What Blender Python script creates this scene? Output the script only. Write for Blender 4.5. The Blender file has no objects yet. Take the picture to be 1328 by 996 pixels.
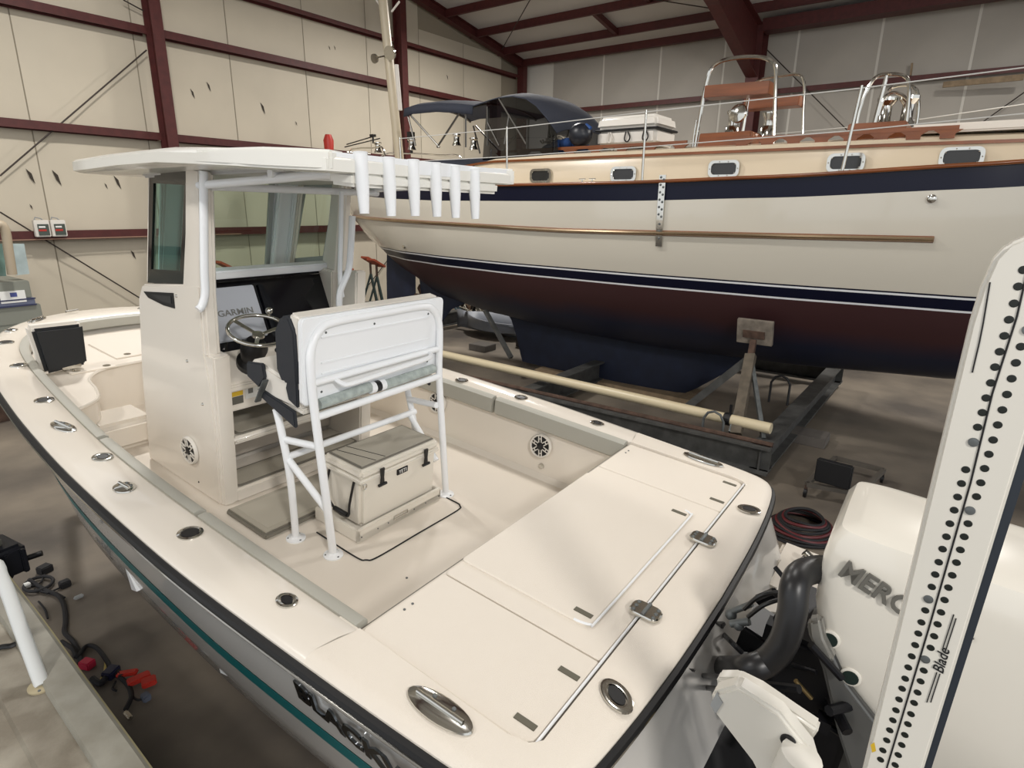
import bpy, bmesh, math, random
from mathutils import Vector, Matrix
random.seed(7)
S = bpy.context.scene
COL = S.collection
PI = math.pi

# ------------------------------------------------------------ camera
FPX = 783.0353
pit, rol, yaw = math.radians(16.3735), math.radians(.76128), math.radians(36.4526)
_f = Vector((math.cos(yaw)*math.cos(pit), math.sin(yaw)*math.cos(pit), -math.sin(pit)))
_r = Vector((math.sin(yaw), -math.cos(yaw), 0)); _u = _r.cross(_f)
_c, _s = math.cos(rol), math.sin(rol)
RT = _c*_r + _s*_u; UP = -_s*_r + _c*_u; FW = _f
CAM = Vector((0, 0, 3.2))
cd = bpy.data.cameras.new('camera'); cam = bpy.data.objects.new('camera', cd); COL.objects.link(cam)
cd.sensor_width = 36; cd.sensor_fit = 'HORIZONTAL'; cd.lens = FPX/1328*36; cd.clip_start = .02; cd.clip_end = 200
cam.matrix_world = Matrix.Translation(CAM) @ Matrix((RT, UP, -FW)).transposed().to_4x4()
S.camera = cam

# ------------------------------------------------------------ light and exposure
S.view_settings.view_transform = 'Standard'
S.view_settings.look = 'None'
S.view_settings.gamma = 1
S.view_settings.exposure = 0.0
w = bpy.data.worlds.new('daylight_from_open_doors'); S.world = w; w.use_nodes = True
w.node_tree.nodes['Background'].inputs[0].default_value = (.94, .97, 1.0, 1)
w.node_tree.nodes['Background'].inputs[1].default_value = 1.12
def lamp(loc, size, power, col=(1, .965, .92), tgt=None):
    l = bpy.data.lights.new('high_bay_and_fill_lamp', 'AREA'); l.shape = 'DISK'; l.size = size
    l.energy = power; l.color = col
    o = bpy.data.objects.new('high_bay_and_fill_lamp', l); COL.objects.link(o); o.location = loc
    t = Vector(tgt) if tgt else Vector((loc[0], loc[1], 0))
    o.rotation_euler = (t-Vector(loc)).to_track_quat('-Z', 'Y').to_euler()
    return o
lamp((4.4, 2.2, 8.3), .7, 110)
lamp((4.0, 8.6, 8.3), .7, 420)
lamp((-3.2, 4.5, 7.8), .7, 200)
lamp((-1.5, -4.5, 6.5), .9, 300, tgt=(2.5, 3.5, 1.5))  # added front fill, aimed to brighten the console from the camera side
lamp((12.0, -1.5, 8.0), .9, 520)
lamp((13.5, 9.5, 8.0), .9, 480)

# ------------------------------------------------------------ helpers
def ray(px, py):
    return RT*((px-664)/FPX) - UP*((py-498)/FPX) + FW
def W_(px, py, ax, v):              # point of the building where a sight line meets a plane
    d = ray(px, py); t = (v-CAM[ax])/d[ax]; return CAM + d*t
def Wx(px, py, v): return W_(px, py, 0, v)
def Wy(px, py, v): return W_(px, py, 1, v)
def Wz(px, py, v): return W_(px, py, 2, v)
a, b, c = math.radians(1.165), math.radians(5.385), math.radians(.33)
RB = Matrix.Rotation(a, 3, 'Z') @ Matrix.Rotation(b, 3, 'X') @ Matrix.Rotation(c, 3, 'Y')
BM = Matrix.Translation(CAM) @ RB.to_4x4() @ Matrix.Translation((0, 0, -2.0))   # bow-up frame of the bay boat, z=0 at its sole
RBI = RB.transposed()
def B_(px, py, ax, v):
    d = RBI @ ray(px, py); o = Vector((0, 0, 2.0)); t = (v-o[ax])/d[ax]; return o + d*t
def Bx(px, py, v): return B_(px, py, 0, v)
def By(px, py, v): return B_(px, py, 1, v)
def Bz(px, py, v): return B_(px, py, 2, v)
BMI = BM.inverted()

def lin(c):
    return tuple(((x/255)/12.92 if x/255 <= .04045 else ((x/255+.055)/1.055)**2.4) for x in c)
MATS = {}
def mat(name, col, rough=.5, metal=0, bump=0, bscale=40, var=0, vscale=3, coat=0, trans=0, col2=None, emit=None, ior=1.5, stretch=None):
    if name in MATS: return MATS[name]
    m = bpy.data.materials.new(name); m.use_nodes = True; n = m.node_tree.nodes; L = m.node_tree.links
    p = n['Principled BSDF']; c1 = lin(col)+(1,)
    p.inputs['Base Color'].default_value = c1; p.inputs['Roughness'].default_value = rough
    p.inputs['Metallic'].default_value = metal; p.inputs['Coat Weight'].default_value = coat
    p.inputs['Transmission Weight'].default_value = trans; p.inputs['IOR'].default_value = ior
    tc = n.new('ShaderNodeTexCoord'); src = tc.outputs['Object']
    if stretch:
        mp = n.new('ShaderNodeMapping'); mp.inputs['Scale'].default_value = stretch; L.new(src, mp.inputs[0]); src = mp.outputs[0]
    if var or col2:
        t = n.new('ShaderNodeTexNoise'); t.inputs['Scale'].default_value = vscale; t.inputs['Detail'].default_value = 6; L.new(src, t.inputs['Vector'])
        r = n.new('ShaderNodeValToRGB'); r.color_ramp.elements[0].position = .35; r.color_ramp.elements[1].position = .68
        r.color_ramp.elements[0].color = lin(col2)+(1,) if col2 else tuple(x*(1-var) for x in c1[:3])+(1,)
        r.color_ramp.elements[1].color = c1
        L.new(t.outputs['Fac'], r.inputs[0]); L.new(r.outputs[0], p.inputs['Base Color'])
    if bump:
        t = n.new('ShaderNodeTexNoise'); t.inputs['Scale'].default_value = bscale; t.inputs['Detail'].default_value = 3; L.new(src, t.inputs['Vector'])
        bn = n.new('ShaderNodeBump'); bn.inputs['Strength'].default_value = bump; bn.inputs['Distance'].default_value = .01
        L.new(t.outputs['Fac'], bn.inputs['Height']); L.new(bn.outputs[0], p.inputs['Normal'])
    if emit:
        p.inputs['Emission Color'].default_value = lin(emit[0])+(1,); p.inputs['Emission Strength'].default_value = emit[1]
    MATS[name] = m; return m

ORG = {}
def org_of(parent):
    return ORG.get(parent.name, Vector((0, 0, 0))) if parent else Vector((0, 0, 0))
class MB:
    def __init__(s): s.v = []; s.f = []
    def add(s, vs, fs):
        o = len(s.v); s.v += [Vector(x) for x in vs]; s.f += [tuple(i+o for i in f) for f in fs]; return s
    def box(s, c, d, R=None, top=1.0):
        x, y, z = d[0]/2, d[1]/2, d[2]/2; c = Vector(c)
        vs = [Vector((i*x*(top if k > 0 else 1), j*y*(top if k > 0 else 1), k*z)) for k in (-1, 1) for j in (-1, 1) for i in (-1, 1)]
        if R is not None: vs = [R @ v for v in vs]
        return s.add([c+v for v in vs], [(0, 2, 3, 1), (4, 5, 7, 6), (0, 1, 5, 4), (2, 6, 7, 3), (0, 4, 6, 2), (1, 3, 7, 5)])
    def bar(s, p, q, w, h=None, up=(0, 0, 1)):
        p, q = Vector(p), Vector(q); h = h or w; d = (q-p); n = d.normalized(); up = Vector(up)
        x = n.cross(up)
        if x.length < 1e-4: x = n.cross(Vector((1, 0, 0)))
        x.normalize(); y = x.cross(n)
        vs = [e + x*(i*w/2) + y*(j*h/2) for e in (p, q) for i, j in ((-1, -1), (1, -1), (1, 1), (-1, 1))]
        return s.add(vs, [(0, 3, 2, 1), (4, 5, 6, 7), (0, 1, 5, 4), (1, 2, 6, 5), (2, 3, 7, 6), (3, 0, 4, 7)])
    def tube(s, pts, r, n=10, closed=False, cap=True, sx=1.0):
        pts = [Vector(p) for p in pts]; N = len(pts); rs = r if isinstance(r, (list, tuple)) else [r]*N
        T = []
        for i in range(N):
            a_ = pts[(i-1) % N] if (closed or i > 0) else pts[i]; b_ = pts[(i+1) % N] if (closed or i < N-1) else pts[i]
            T.append((b_-a_).normalized())
        x = T[0].cross(Vector((0, 0, 1)))
        if x.length < .05: x = T[0].cross(Vector((1, 0, 0)))
        x.normalize(); rings = []
        for i in range(N):
            x = (x - T[i]*x.dot(T[i])).normalized(); y = T[i].cross(x)
            rings.append([pts[i] + (x*math.cos(2*PI*k/n)*sx + y*math.sin(2*PI*k/n))*rs[i] for k in range(n)])
        o = len(s.v)
        for g in rings: s.v += g
        for i in range(N if closed else N-1):
            a_ = o+i*n; b_ = o+((i+1) % N)*n
            for k in range(n): s.f.append((a_+k, a_+(k+1) % n, b_+(k+1) % n, b_+k))
        if cap and not closed:
            s.f.append(tuple(o+k for k in reversed(range(n)))); s.f.append(tuple(o+(N-1)*n+k for k in range(n)))
        return s
    def cyl(s, p, q, r, r2=None, n=16): return s.tube([p, q], [r, r if r2 is None else r2], n)
    def lathe(s, c, axis, prof, n=24, R=None, sx=1.0):
        ax = Vector(axis).normalized(); x = ax.cross(Vector((0, 0, 1)))
        if x.length < .05: x = ax.cross(Vector((0, 1, 0)))
        x.normalize(); y = ax.cross(x); c = Vector(c); o = len(s.v)
        if sx != 1.0 and R is not None: x = Vector(R); y = ax.cross(x)
        for (r_, h_) in prof:
            s.v += [c+ax*h_+(x*math.cos(2*PI*k/n)*sx+y*math.sin(2*PI*k/n))*r_ for k in range(n)]
        for i in range(len(prof)-1):
            for k in range(n): s.f.append((o+i*n+k, o+i*n+(k+1) % n, o+(i+1)*n+(k+1) % n, o+(i+1)*n+k))
        s.f.append(tuple(o+k for k in reversed(range(n)))); e = o+(len(prof)-1)*n; s.f.append(tuple(e+k for k in range(n)))
        return s
    def prism(s, poly, d):            # poly: list of 3D points, extruded by vector d
        poly = [Vector(p) for p in poly]; d = Vector(d); n = len(poly)
        return s.add(poly+[p+d for p in poly], [tuple(reversed(range(n))), tuple(range(n, 2*n))]+[(k, (k+1) % n, n+(k+1) % n, n+k) for k in range(n)])
    def loft(s, rings, closed=False, cap0=False, cap1=False):
        o = len(s.v); n = len(rings[0])
        for g in rings: s.v += [Vector(p) for p in g]
        for i in range(len(rings)-1):
            for k in range(n if closed else n-1):
                s.f.append((o+i*n+k, o+i*n+(k+1) % n, o+(i+1)*n+(k+1) % n, o+(i+1)*n+k))
        if cap0: s.f.append(tuple(o+k for k in reversed(range(n))))
        if cap1: s.f.append(tuple(o+(len(rings)-1)*n+k for k in range(n)))
        return s
    def ball(s, c, r, n=12, m=8):
        c = Vector(c); r = Vector(r) if hasattr(r, '__len__') else Vector((r, r, r))
        rings = [[c+Vector((r.x*math.sin(PI*j/m)*math.cos(2*PI*k/n), r.y*math.sin(PI*j/m)*math.sin(2*PI*k/n), r.z*math.cos(PI*j/m))) for k in range(n)] for j in range(m+1)]
        return s.loft(rings, closed=True)
    def build(s, name, m, parent=None, smooth=False, bevel=0, seg=2, kind=None, label=None, solid=0, sub=0):
        me = bpy.data.meshes.new(name); og = org_of(parent)
        me.from_pydata([v-og for v in s.v], [], s.f); me.validate()
        bm = bmesh.new(); bm.from_mesh(me); bmesh.ops.remove_doubles(bm, verts=bm.verts, dist=1e-5)
        bmesh.ops.recalc_face_normals(bm, faces=bm.faces)
        if bevel: bmesh.ops.bevel(bm, geom=[e for e in bm.edges if len(e.link_faces) == 2 and e.calc_face_angle(0) > .5], offset=bevel, segments=seg, affect='EDGES', clamp_overlap=True)
        bm.to_mesh(me); bm.free()
        o = bpy.data.objects.new(name, me); COL.objects.link(o)
        me.materials.append(m)
        if smooth:
            for p in me.polygons: p.use_smooth = True
            me.set_sharp_from_angle(angle=math.radians(38))
        if solid:
            md = o.modifiers.new('thickness', 'SOLIDIFY'); md.thickness = solid; md.offset = 0
        if sub:
            md = o.modifiers.new('smooth', 'SUBSURF'); md.levels = md.render_levels = sub
        if parent: o.parent = parent; ORG[o.name] = og
        if kind: o['kind'] = kind
        if label: o['label'] = label
        return o
def thing(name, label, cat, base, frame=None, group=None):
    o = bpy.data.objects.new(name, None); COL.objects.link(o); o.empty_display_size = .1
    o.matrix_world = (frame or Matrix.Identity(4)) @ Matrix.Translation(base)
    ORG[o.name] = Vector(base); o['label'] = label; o['category'] = cat
    if group: o['group'] = group
    return o
def tag(o, label, cat, group=None):
    o['label'] = label; o['category'] = cat
    if group: o['group'] = group
    return o
def dup(root, mw, label, group=None):
    r = root.copy(); COL.objects.link(r); r.matrix_world = mw; r['label'] = label
    if group: r['group'] = group
    for ch in list(root.children):
        c_ = ch.copy(); COL.objects.link(c_); c_.parent = r
        for g in ch.children:
            d_ = g.copy(); COL.objects.link(d_); d_.parent = c_
    return r
def text(s_, size, loc, xdir, ydir, m, parent, name='lettering', ext=.001, bold=0, sx=1.0, shear=0, align='CENTER'):
    cu = bpy.data.curves.new('t', 'FONT'); cu.body = s_; cu.size = size; cu.extrude = ext; cu.offset = bold; cu.shear = shear
    cu.align_x = align; cu.align_y = 'CENTER'; cu.resolution_u = 3
    t = bpy.data.objects.new('t', cu); COL.objects.link(t); bpy.context.view_layer.update()
    me = bpy.data.meshes.new_from_object(t); bpy.data.objects.remove(t)
    x = Vector(xdir).normalized(); z = x.cross(Vector(ydir)).normalized(); y = z.cross(x); og = org_of(parent)
    for v in me.vertices:
        v.co = Vector(loc)-og + x*(v.co.x*sx) + y*v.co.y + z*v.co.z
    o = bpy.data.objects.new(name, me); COL.objects.link(o); me.materials.clear(); me.materials.append(m); o.parent = parent; ORG[o.name] = og
    return o
def spline(pts, k=8, closed=False):
    pts = [Vector(p) for p in pts]; N = len(pts); out = []
    for i in range(N if closed else N-1):
        g = lambda j: pts[j % N] if closed else pts[max(0, min(N-1, j))]
        p0, p1, p2, p3 = g(i-1), g(i), g(i+1), g(i+2)
        for j in range(k):
            t = j/k; out.append(.5*((2*p1)+(-p0+p2)*t+(2*p0-5*p1+4*p2-p3)*t*t+(-p0+3*p1-3*p2+p3)*t**3))
    if not closed: out.append(pts[-1])
    return out
def lerp_tab(tab, y):
    tab = sorted(tab)
    if y <= tab[0][0]: return tab[0][1:]
    for p, q in zip(tab, tab[1:]):
        if y <= q[0]:
            t = (y-p[0])/(q[0]-p[0]); t = t*t*(3-2*t)*.35 + t*.65
            return tuple(a_+(b_-a_)*t for a_, b_ in zip(p[1:], q[1:]))
    return tab[-1][1:]

# ------------------------------------------------------------ materials
CREAM = mat('cream_gelcoat', (228, 220, 208), .22, coat=.4, bump=.02, bscale=60)
NONSKID = mat('cream_nonskid', (228, 219, 206), .42, bump=.25, bscale=420)
HULLG = mat('shaded_white_gelcoat', (190, 187, 182), .14, coat=.5)  # white hull greyed, the shade on its sides is put into the colour
WHITE = mat('white_powder_coat', (236, 238, 240), .3, coat=.2)
WPLAST = mat('white_plastic', (224, 219, 210), .45)
CHAR = mat('charcoal_vinyl', (38, 41, 47), .65, bump=.3, bscale=300)
BLACK = mat('black_rubber', (16, 16, 18), .45)
BLKG = mat('black_gloss_panel', (8, 9, 16), .08)
CHROME = mat('polished_stainless', (205, 203, 196), .12, 1)
DULL = mat('galvanised_steel', (120, 124, 124), .55, .7, bump=.2, var=.35, vscale=12)
GREYV = mat('grey_bolster_vinyl', (170, 168, 158), .55, bump=.1, bscale=200)
PAD = mat('grey_foam_pad', (176, 170, 156), .75, bump=.2, bscale=300)
PADD = mat('dark_grey_foam_pad', (122, 118, 108), .75)
TEAL = mat('teal_stripe', (16, 104, 106), .3)
GREYP = mat('grey_plastic', (150, 152, 152), .5)
ENGW = mat('white_engine_paint', (222, 217, 206), .2, coat=.5)
ENGG = mat('grey_engine_paint', (92, 92, 90), .35, .3)
OXIDE = mat('oxide_red_steel', (84, 34, 31), .55, var=.25, vscale=8, bump=.1)
WOOD = mat('varnished_teak', (136, 76, 36), .3, coat=.15, var=.35, vscale=14, stretch=(1, .12, 1))
RUST = mat('rusty_steel', (98, 76, 64), .8, .2, var=.5, vscale=9, bump=.4)
YELLOW = mat('yellow_label', (206, 170, 40), .6); RED = mat('red_paint', (176, 44, 32), .5); WLAB = mat('white_label', (228, 228, 224), .6)
INK = mat('black_ink', (20, 20, 22), .6); GREYL = mat('grey_lettering', (112, 112, 108), .5)
def glass(name, tint, alpha):
    m = bpy.data.materials.new(name); m.use_nodes = True; n = m.node_tree.nodes; L = m.node_tree.links; n.clear()
    o = n.new('ShaderNodeOutputMaterial'); mx = n.new('ShaderNodeMixShader'); tr = n.new('ShaderNodeBsdfTransparent'); gl = n.new('ShaderNodeBsdfGlossy')
    gl.inputs['Roughness'].default_value = .02; tr.inputs[0].default_value = lin(tint)+(1,); fr = n.new('ShaderNodeFresnel'); fr.inputs[0].default_value = 1.45
    L.new(fr.outputs[0], mx.inputs[0]); L.new(tr.outputs[0], mx.inputs[1]); L.new(gl.outputs[0], mx.inputs[2]); L.new(mx.outputs[0], o.inputs[0]); return m
GLASS = glass('tinted_glass', (198, 214, 202), .3); CLEARV = glass('smoked_vinyl', (110, 112, 116), .3); AQUA = glass('aqua_glass', (150, 200, 190), .3)
# ============================================================ THE BUILDING
concrete = mat('stained_concrete', (142, 131, 116), .6, bump=.12, bscale=14, col2=(80, 74, 68), vscale=.55, coat=.1)
n = concrete.node_tree.nodes; L = concrete.node_tree.links
MB().box((5, 2, -.1), (34, 34, .2)).build('floor', concrete, kind='structure')
LINER_L = mat('cream_wall_liner', (206, 196, 176), .6, bump=.5, bscale=1.3, var=.10, vscale=.6)
LINER_B = mat('shaded_wall_liner', (176, 170, 160), .65, bump=.5, bscale=1.3, var=.12, vscale=.7)  # back wall liner darkened, its shade is painted into the colour
LINER_R = mat('roof_liner', (205, 202, 196), .7, bump=.3, bscale=2)
SEAM = mat('seam_tape', (150, 140, 122), .7)
wl = MB().box((6.0, 14.35, 4.6), (27.4, .1, 9.2)).build('wall_left', mat('dark_joint', (150, 140, 122), .8), kind='structure')
wb = MB().box((19.75, 2.0, 4.1), (.1, 24.8, 8.2)).build('wall_back', mat('lit_joint', (214, 210, 200), .7), kind='structure')  # pale base colour paints lit edges along the panel joints
# quilted liner panels between the girts, each its own piece, with recessed joints
gz_l = [0, 2.56, 4.50, 6.48, 7.64, 9.1]; xs0 = [.5897*14.2+2.02*k for k in range(-7, 6)]
def panel_mesh(w_, h_, ax, bow=.03):
    m_ = MB(); N = 4; rings = []
    for j in range(N+1):
        r_ = []
        for i in range(N+1):
            u, v = i/N, j/N; d = bow*(1-(2*u-1)**4)*(1-(2*v-1)**4)
            p = ((u-.5)*w_, -d, (v-.5)*h_) if ax == 'x' else (-d, (u-.5)*w_, (v-.5)*h_)
            r_.append(Vector(p))
        rings.append(r_)
    m_.loft(rings)
    o_ = m_.v[:]; e = MB(); e.v = m_.v; e.f = m_.f; return e
cache = {}
def add_panel(parent, ax, cx, cz, w_, h_, at, m_):
    key = (round(w_, 2), round(h_, 2), ax)
    if key not in cache:
        o = panel_mesh(w_, h_, ax).build('panel', m_, parent, smooth=True); cache[key] = o
    else:
        o = cache[key].copy(); COL.objects.link(o); o.parent = parent
    o.location = (cx, at, cz) if ax == 'x' else (at, cx, cz)
for k in range(len(xs0)-1):
    for j in range(len(gz_l)-1):
        w_ = xs0[k+1]-xs0[k]-.022; h_ = gz_l[j+1]-gz_l[j]-.02; cx = (xs0[k]+xs0[k+1])/2
        if cx+w_/2 > 19.65: continue
        if j == 4 and cx > 13.5: h_ = .5; add_panel(wl, 'x', cx, 7.66+.3, w_, h_, 14.29, LINER_L); continue
        add_panel(wl, 'x', cx, (gz_l[j]+gz_l[j+1])/2, w_, h_, 14.29, LINER_L)
ys0 = [.0416*19.6+2.02*k for k in range(-5, 7)]; gz_b = [0, 2.4, 4.4, 6.45, 8.1]
for k in range(len(ys0)-1):
    for j in range(4):
        w_ = ys0[k+1]-ys0[k]-.06; h_ = gz_b[j+1]-gz_b[j]-.02
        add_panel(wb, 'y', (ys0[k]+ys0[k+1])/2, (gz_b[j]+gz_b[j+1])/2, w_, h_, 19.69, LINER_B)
# roof
def roof_z(x): return 8.22 + .167*(19.4-x) if x > 2 else 8.22+.167*17.4 - .167*(2-x)
r_ = MB()
for x0, x1 in ((19.8, 2), (2, -8)):
    r_.add([(x0, 14.4, roof_z(x0)), (x1, 14.4, roof_z(x1)), (x1, -10.5, roof_z(x1)), (x0, -10.5, roof_z(x0))], [(0, 1, 2, 3)])
r_.build('ceiling', LINER_R, kind='structure', solid=.05)
def beam_h(name, x0, x1, y, z0, z1, d=.2):
    return MB().box(((x0+x1)/2, y, (z0+z1)/2), (abs(x1-x0), d, z1-z0)).build(name, OXIDE, kind='structure')
def channel(name, p, q, w_, h_, horiz):
    # C section: web plus two lips
    p, q = Vector(p), Vector(q); m_ = MB(); m_.bar(p, q, .02 if horiz else w_, h_, up=(0, 0, 1))
    return m_
num = [0]
def trim(mb, parent=None):
    num[0] += 1
    return mb.build('trim_%d' % num[0], OXIDE, kind='structure')
gz = [(2.48, 2.646), (4.44, 4.586), (6.42, 6.57), (7.60, 7.70)]
cols_x = [-7.0, -.1, 6.60, 13.34]
for z0, z1 in gz:
    for xa, xb in ((-7, -.2), (0, 6.5), (6.7, 13.2), (13.45, 19.2)):
        if z0 > 7 and xa < 13: pass
        m_ = MB(); zc = (z0+z1)/2
        m_.box(((xa+xb)/2, 14.02, zc), (xb-xa, .012, z1-z0)); m_.box(((xa+xb)/2, 14.12, z1-.006), (xb-xa, .2, .012)); m_.box(((xa+xb)/2, 14.20, zc-.01), (xb-xa, .012, z1-z0))
        trim(m_)
def ibeam(p, q, fw, dp, side, t=.02):   # flange width, depth; side = direction of the web depth
    p, q = Vector(p), Vector(q); sd = Vector(side).normalized(); m_ = MB()
    for k in (-1, 1):
        m_.bar(p+sd*k*dp/2, q+sd*k*dp/2, fw, t, up=sd)
    m_.bar(p, q, t, dp, up=sd); return m_
for x in cols_x: trim(ibeam((x+.03, 13.95, 0), (x+.03, 13.95, roof_z(x)-.2), .22, .3, (0, 1, 0)))
trim(MB().box((19.33, 14.0, 4.0), (.25, .25, 8.0)))
# rafter along the left wall
trim(ibeam((19.4, 14.0, 8.05), (2, 14.0, 8.05+.167*17.4), .22, .24, (0, 0, 1)))
trim(ibeam((2, 14.0, 8.05+.167*17.4), (-8, 14.0, 8.05+.167*7.4), .22, .24, (0, 0, 1)))
# eave strut and back-wall girts
for ya, yb in ((14.0, 5.95), (5.6, -10.4)):
    m_ = MB(); m_.box((19.36, (ya+yb)/2, 8.13), (.16, abs(ya-yb), .26)); trim(m_)
    for zc in (2.45, 4.42, 6.42):
        m_ = MB(); m_.box((19.45, (ya+yb)/2, zc), (.012, abs(ya-yb), .14)); m_.box((19.56, (ya+yb)/2, zc+.065), (.22, abs(ya-yb), .012)); trim(m_)
m_ = MB(); m_.box((19.0, -2.4, 8.0), (.5, 16, .3)); trim(m_)
# main frames: column, haunch, tapered rafter
for fy in (5.75, -2.6, -10.2):
    m_ = ibeam((19.1, fy, 0), (19.1, fy, 8.1), .35, .55, (1, 0, 0)); trim(m_)
    m_ = MB()
    # tapered rafter web and flanges
    top = [(19.3, roof_z(19.3)-.28), (2, roof_z(2)-.28)]; bot = [(18.5, 6.75), (15.4, 7.65), (2, 10.35)]
    poly = [(19.3, fy, roof_z(19.3)-.28), (2, fy, roof_z(2)-.28), (2, fy, 10.35), (15.4, fy, 7.72), (18.75, fy, 6.75), (19.3, fy, 6.75)]
    m_.prism([Vector(p)-Vector((0, .01, 0)) for p in poly], (0, .02, 0))
    for p, q in ((poly[0], poly[1]), (poly[2], poly[3]), (poly[3], poly[4])): m_.bar(p, q, .3, .025)
    trim(m_)
    trim(MB().bar((2, fy, roof_z(2)-.5), (-8, fy, roof_z(-8)-.5), .25, .5))
# purlins
x = 18.2; px_ = []
while x > 2.4: px_.append(x); x -= 1.45
for x in px_:
    m_ = MB(); m_.box((x, 1.9, roof_z(x)-.15), (.025, 24.6, .22)); m_.box((x-.04, 1.9, roof_z(x)-.26), (.09, 24.6, .02)); m_.box((x+.04, 1.9, roof_z(x)-.04), (.09, 24.6, .02))
    trim(m_)
m_ = MB()
for k, (x0, x1) in enumerate(zip(px_, px_[1:])):
    for yy in ((9.7,) if k % 2 == 0 else (8.0,)):
        trim(MB().bar((x0, yy, roof_z(x0)-.17), (x1, yy, roof_z(x1)-.17), .12, .16))
# diagonal tie rods
ROD = mat('dark_tie_rod', (70, 62, 58), .6, .5)
def rod(p, q, r=.014):
    num[0] += 1; return MB().cyl(p, q, r, n=8).build('trim_%d' % num[0], ROD, kind='structure')
rod(Wy(190, 65, 14.08), Wy(0, 228, 14.08)); rod(Wy(0, 275, 14.08), Wy(192, 393, 14.08)); rod(Wy(160, 0, 14.08), Wy(186, 14, 14.08))
rod(Wx(992, 62, 19.4), Wx(1093, 163, 19.4)); rod(Wx(1093, 163, 19.4), Wx(1180, 250, 19.4)); rod(Wx(1328, 120, 19.4), Wx(1272, 160, 19.4))
rod(Wx(1272, 160, 19.4), Wx(1180, 222, 19.4)); rod(Wy(432, 330, 14.1), Wy(480, 420, 14.1)); rod(Wy(455, 400, 14.1), Wy(560, 262, 14.1))
rod((17.6, 13.6, roof_z(17.6)-.35), (11, 5.9, roof_z(11)-.35)); rod((17.8, 6, roof_z(17.8)-.35), (11.5, 13.6, roof_z(11.5)-.35))
# grey-white conduit line on the bottom girt, small tears in the liner
m_ = MB().bar((3.4, 13.96, 2.50), (8.0, 13.96, 2.50), .02, .02); num[0] += 1; m_.build('trim_%d' % num[0], mat('conduit', (150, 120, 100), .5), kind='structure')
TEAR = mat('torn_liner_patch', (62, 55, 48), .9)
m_ = MB()
for px, py, s_ in [(249, 121, .10), (270, 112, .1), (340, 140, .13), (384, 160, .05), (38, 228, .14), (72, 230, .15), (151, 236, .14), (137, 241, .06), (427, 62, .05), (434, 62, .05), (580, 100, .07), (172, 330, .1), (40, 268, .05)]:
    p = Wy(px, py, 14.25); a_ = random.uniform(-.3, .3)
    m_.add([p+Vector((-.25*s_, 0, s_*.9)), p+Vector((.3*s_, 0, s_*.3)), p+Vector((.5*s_, 0, -s_)), p+Vector((.05*s_, 0, -s_*.3))], [(0, 1, 2, 3)])
m_.build('liner_tear', TEAR, wl, kind='stuff', solid=.004)
# wall junction boxes
p = Wy(62, 296, 14.0)
for k, dx in enumerate((0, .26)):
    t = thing('lamp_control_box', ('left' if k == 0 else 'right')+' one of two white open-front switch boxes on the left wall girt', 'switch box', (p.x-.12+dx, 14.0, p.z-.12), group='switch boxes on the left wall girt')
    x0 = p.x-.12+dx; m_ = MB(); m_.box((x0, 13.92, p.z), (.24, .1, .3)); m_.build('housing', WPLAST, t, bevel=.01)
    MB().box((x0+.01, 13.86, p.z-.02), (.17, .02, .2)).build('cover', mat('dark_green_glass', (70, 78, 70), .2), t)
    MB().box((x0-.01, 13.848, p.z-.03), (.12, .01, .035)).build('label', RED, t)
    MB().box((x0-.01, 13.848, p.z+.03), (.1, .01, .03)).build('label', WLAB, t)
    MB().tube([(x0-.08, 13.95, p.z+.15), (x0-.06, 13.95, p.z+.2), (x0+.02, 13.95, p.z+.18), (x0+.12, 13.98, p.z+.08)], .012, 6).build('cable', GREYP, t)
# pale plank fixed above the back wall girt
t = MB(); t.bar(Wx(1223, 110, 19.2), Wx(1328, 100, 19.0), .05, .13); tag(t.build('timber_plank', mat('weathered_wood', (150, 130, 104), .8, var=.3, vscale=8), bevel=.005), 'weathered plank lying along the back wall girt at the right edge', 'plank')
MB().bar(Wx(1181, 98, 19.5), Wx(1183, 82, 19.5), .1, .04).build('trim_99', mat('weathered_wood', (150, 130, 104), .8), kind='structure')

# ============================================================ THE SAILBOAT
CX = 9.9
TAB = [(-4.7, .04, 4.15, 3.3, .9), (-3.6, .5, 4.02, 2.1, .9), (-2, 1.08, 3.85, 1.35, .75), (0, 1.62, 3.68, 1.02, .6), (2, 1.82, 3.58, .90, .56), (4, 1.88, 3.53, .86, .55), (6, 1.84, 3.52, .92, .56),
       (7.8, 1.66, 3.52, 1.05, .72), (9.2, 1.42, 3.55, 1.25, .95), (10.4, 1.08, 3.60, 1.75, 1.0), (11.3, .74, 3.66, 2.25, .95), (11.95, .42, 3.72, 2.72, .9)]
def sx(y, z):
    hs, zs, zb, mm = lerp_tab(TAB, y)
    if z <= zb: return 0.0
    u = min(1, (z-zb)/(zs-zb)); return hs*(1-(1-u)**2.6)**mm
SY = [-4.7+ (11.95+4.7)*k/64 for k in range(65)]
def sb(y, z, side=-1, off=0):
    zb = lerp_tab(TAB, y)[2]; zz = max(z, zb); return Vector((CX+side*(sx(y, zz)+off), y, zz))
t = thing('sailboat', 'large cream and navy sailing yacht standing in a steel cradle', 'sailboat', (CX, 4, .1))
def band(name, zf, m_, k=3, off=0, solid=0, y0=None, y1=None, **kw):
    mb = MB()
    ys = [y for y in SY if (y0 is None or y >= y0) and (y1 is None or y <= y1)]
    for side in (-1, 1):
        rings = []
        for y in ys:
            za, zb_ = zf(y); rings.append([sb(y, za+(zb_-za)*j/k, side, off) for j in range(k+1)])
        mb.loft(rings)
    return mb.build(name, m_, t, smooth=True, solid=solid, **kw)
zs_ = lambda y: lerp_tab(TAB, y)[1]
zb_ = lambda y: lerp_tab(TAB, y)[2]
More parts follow.
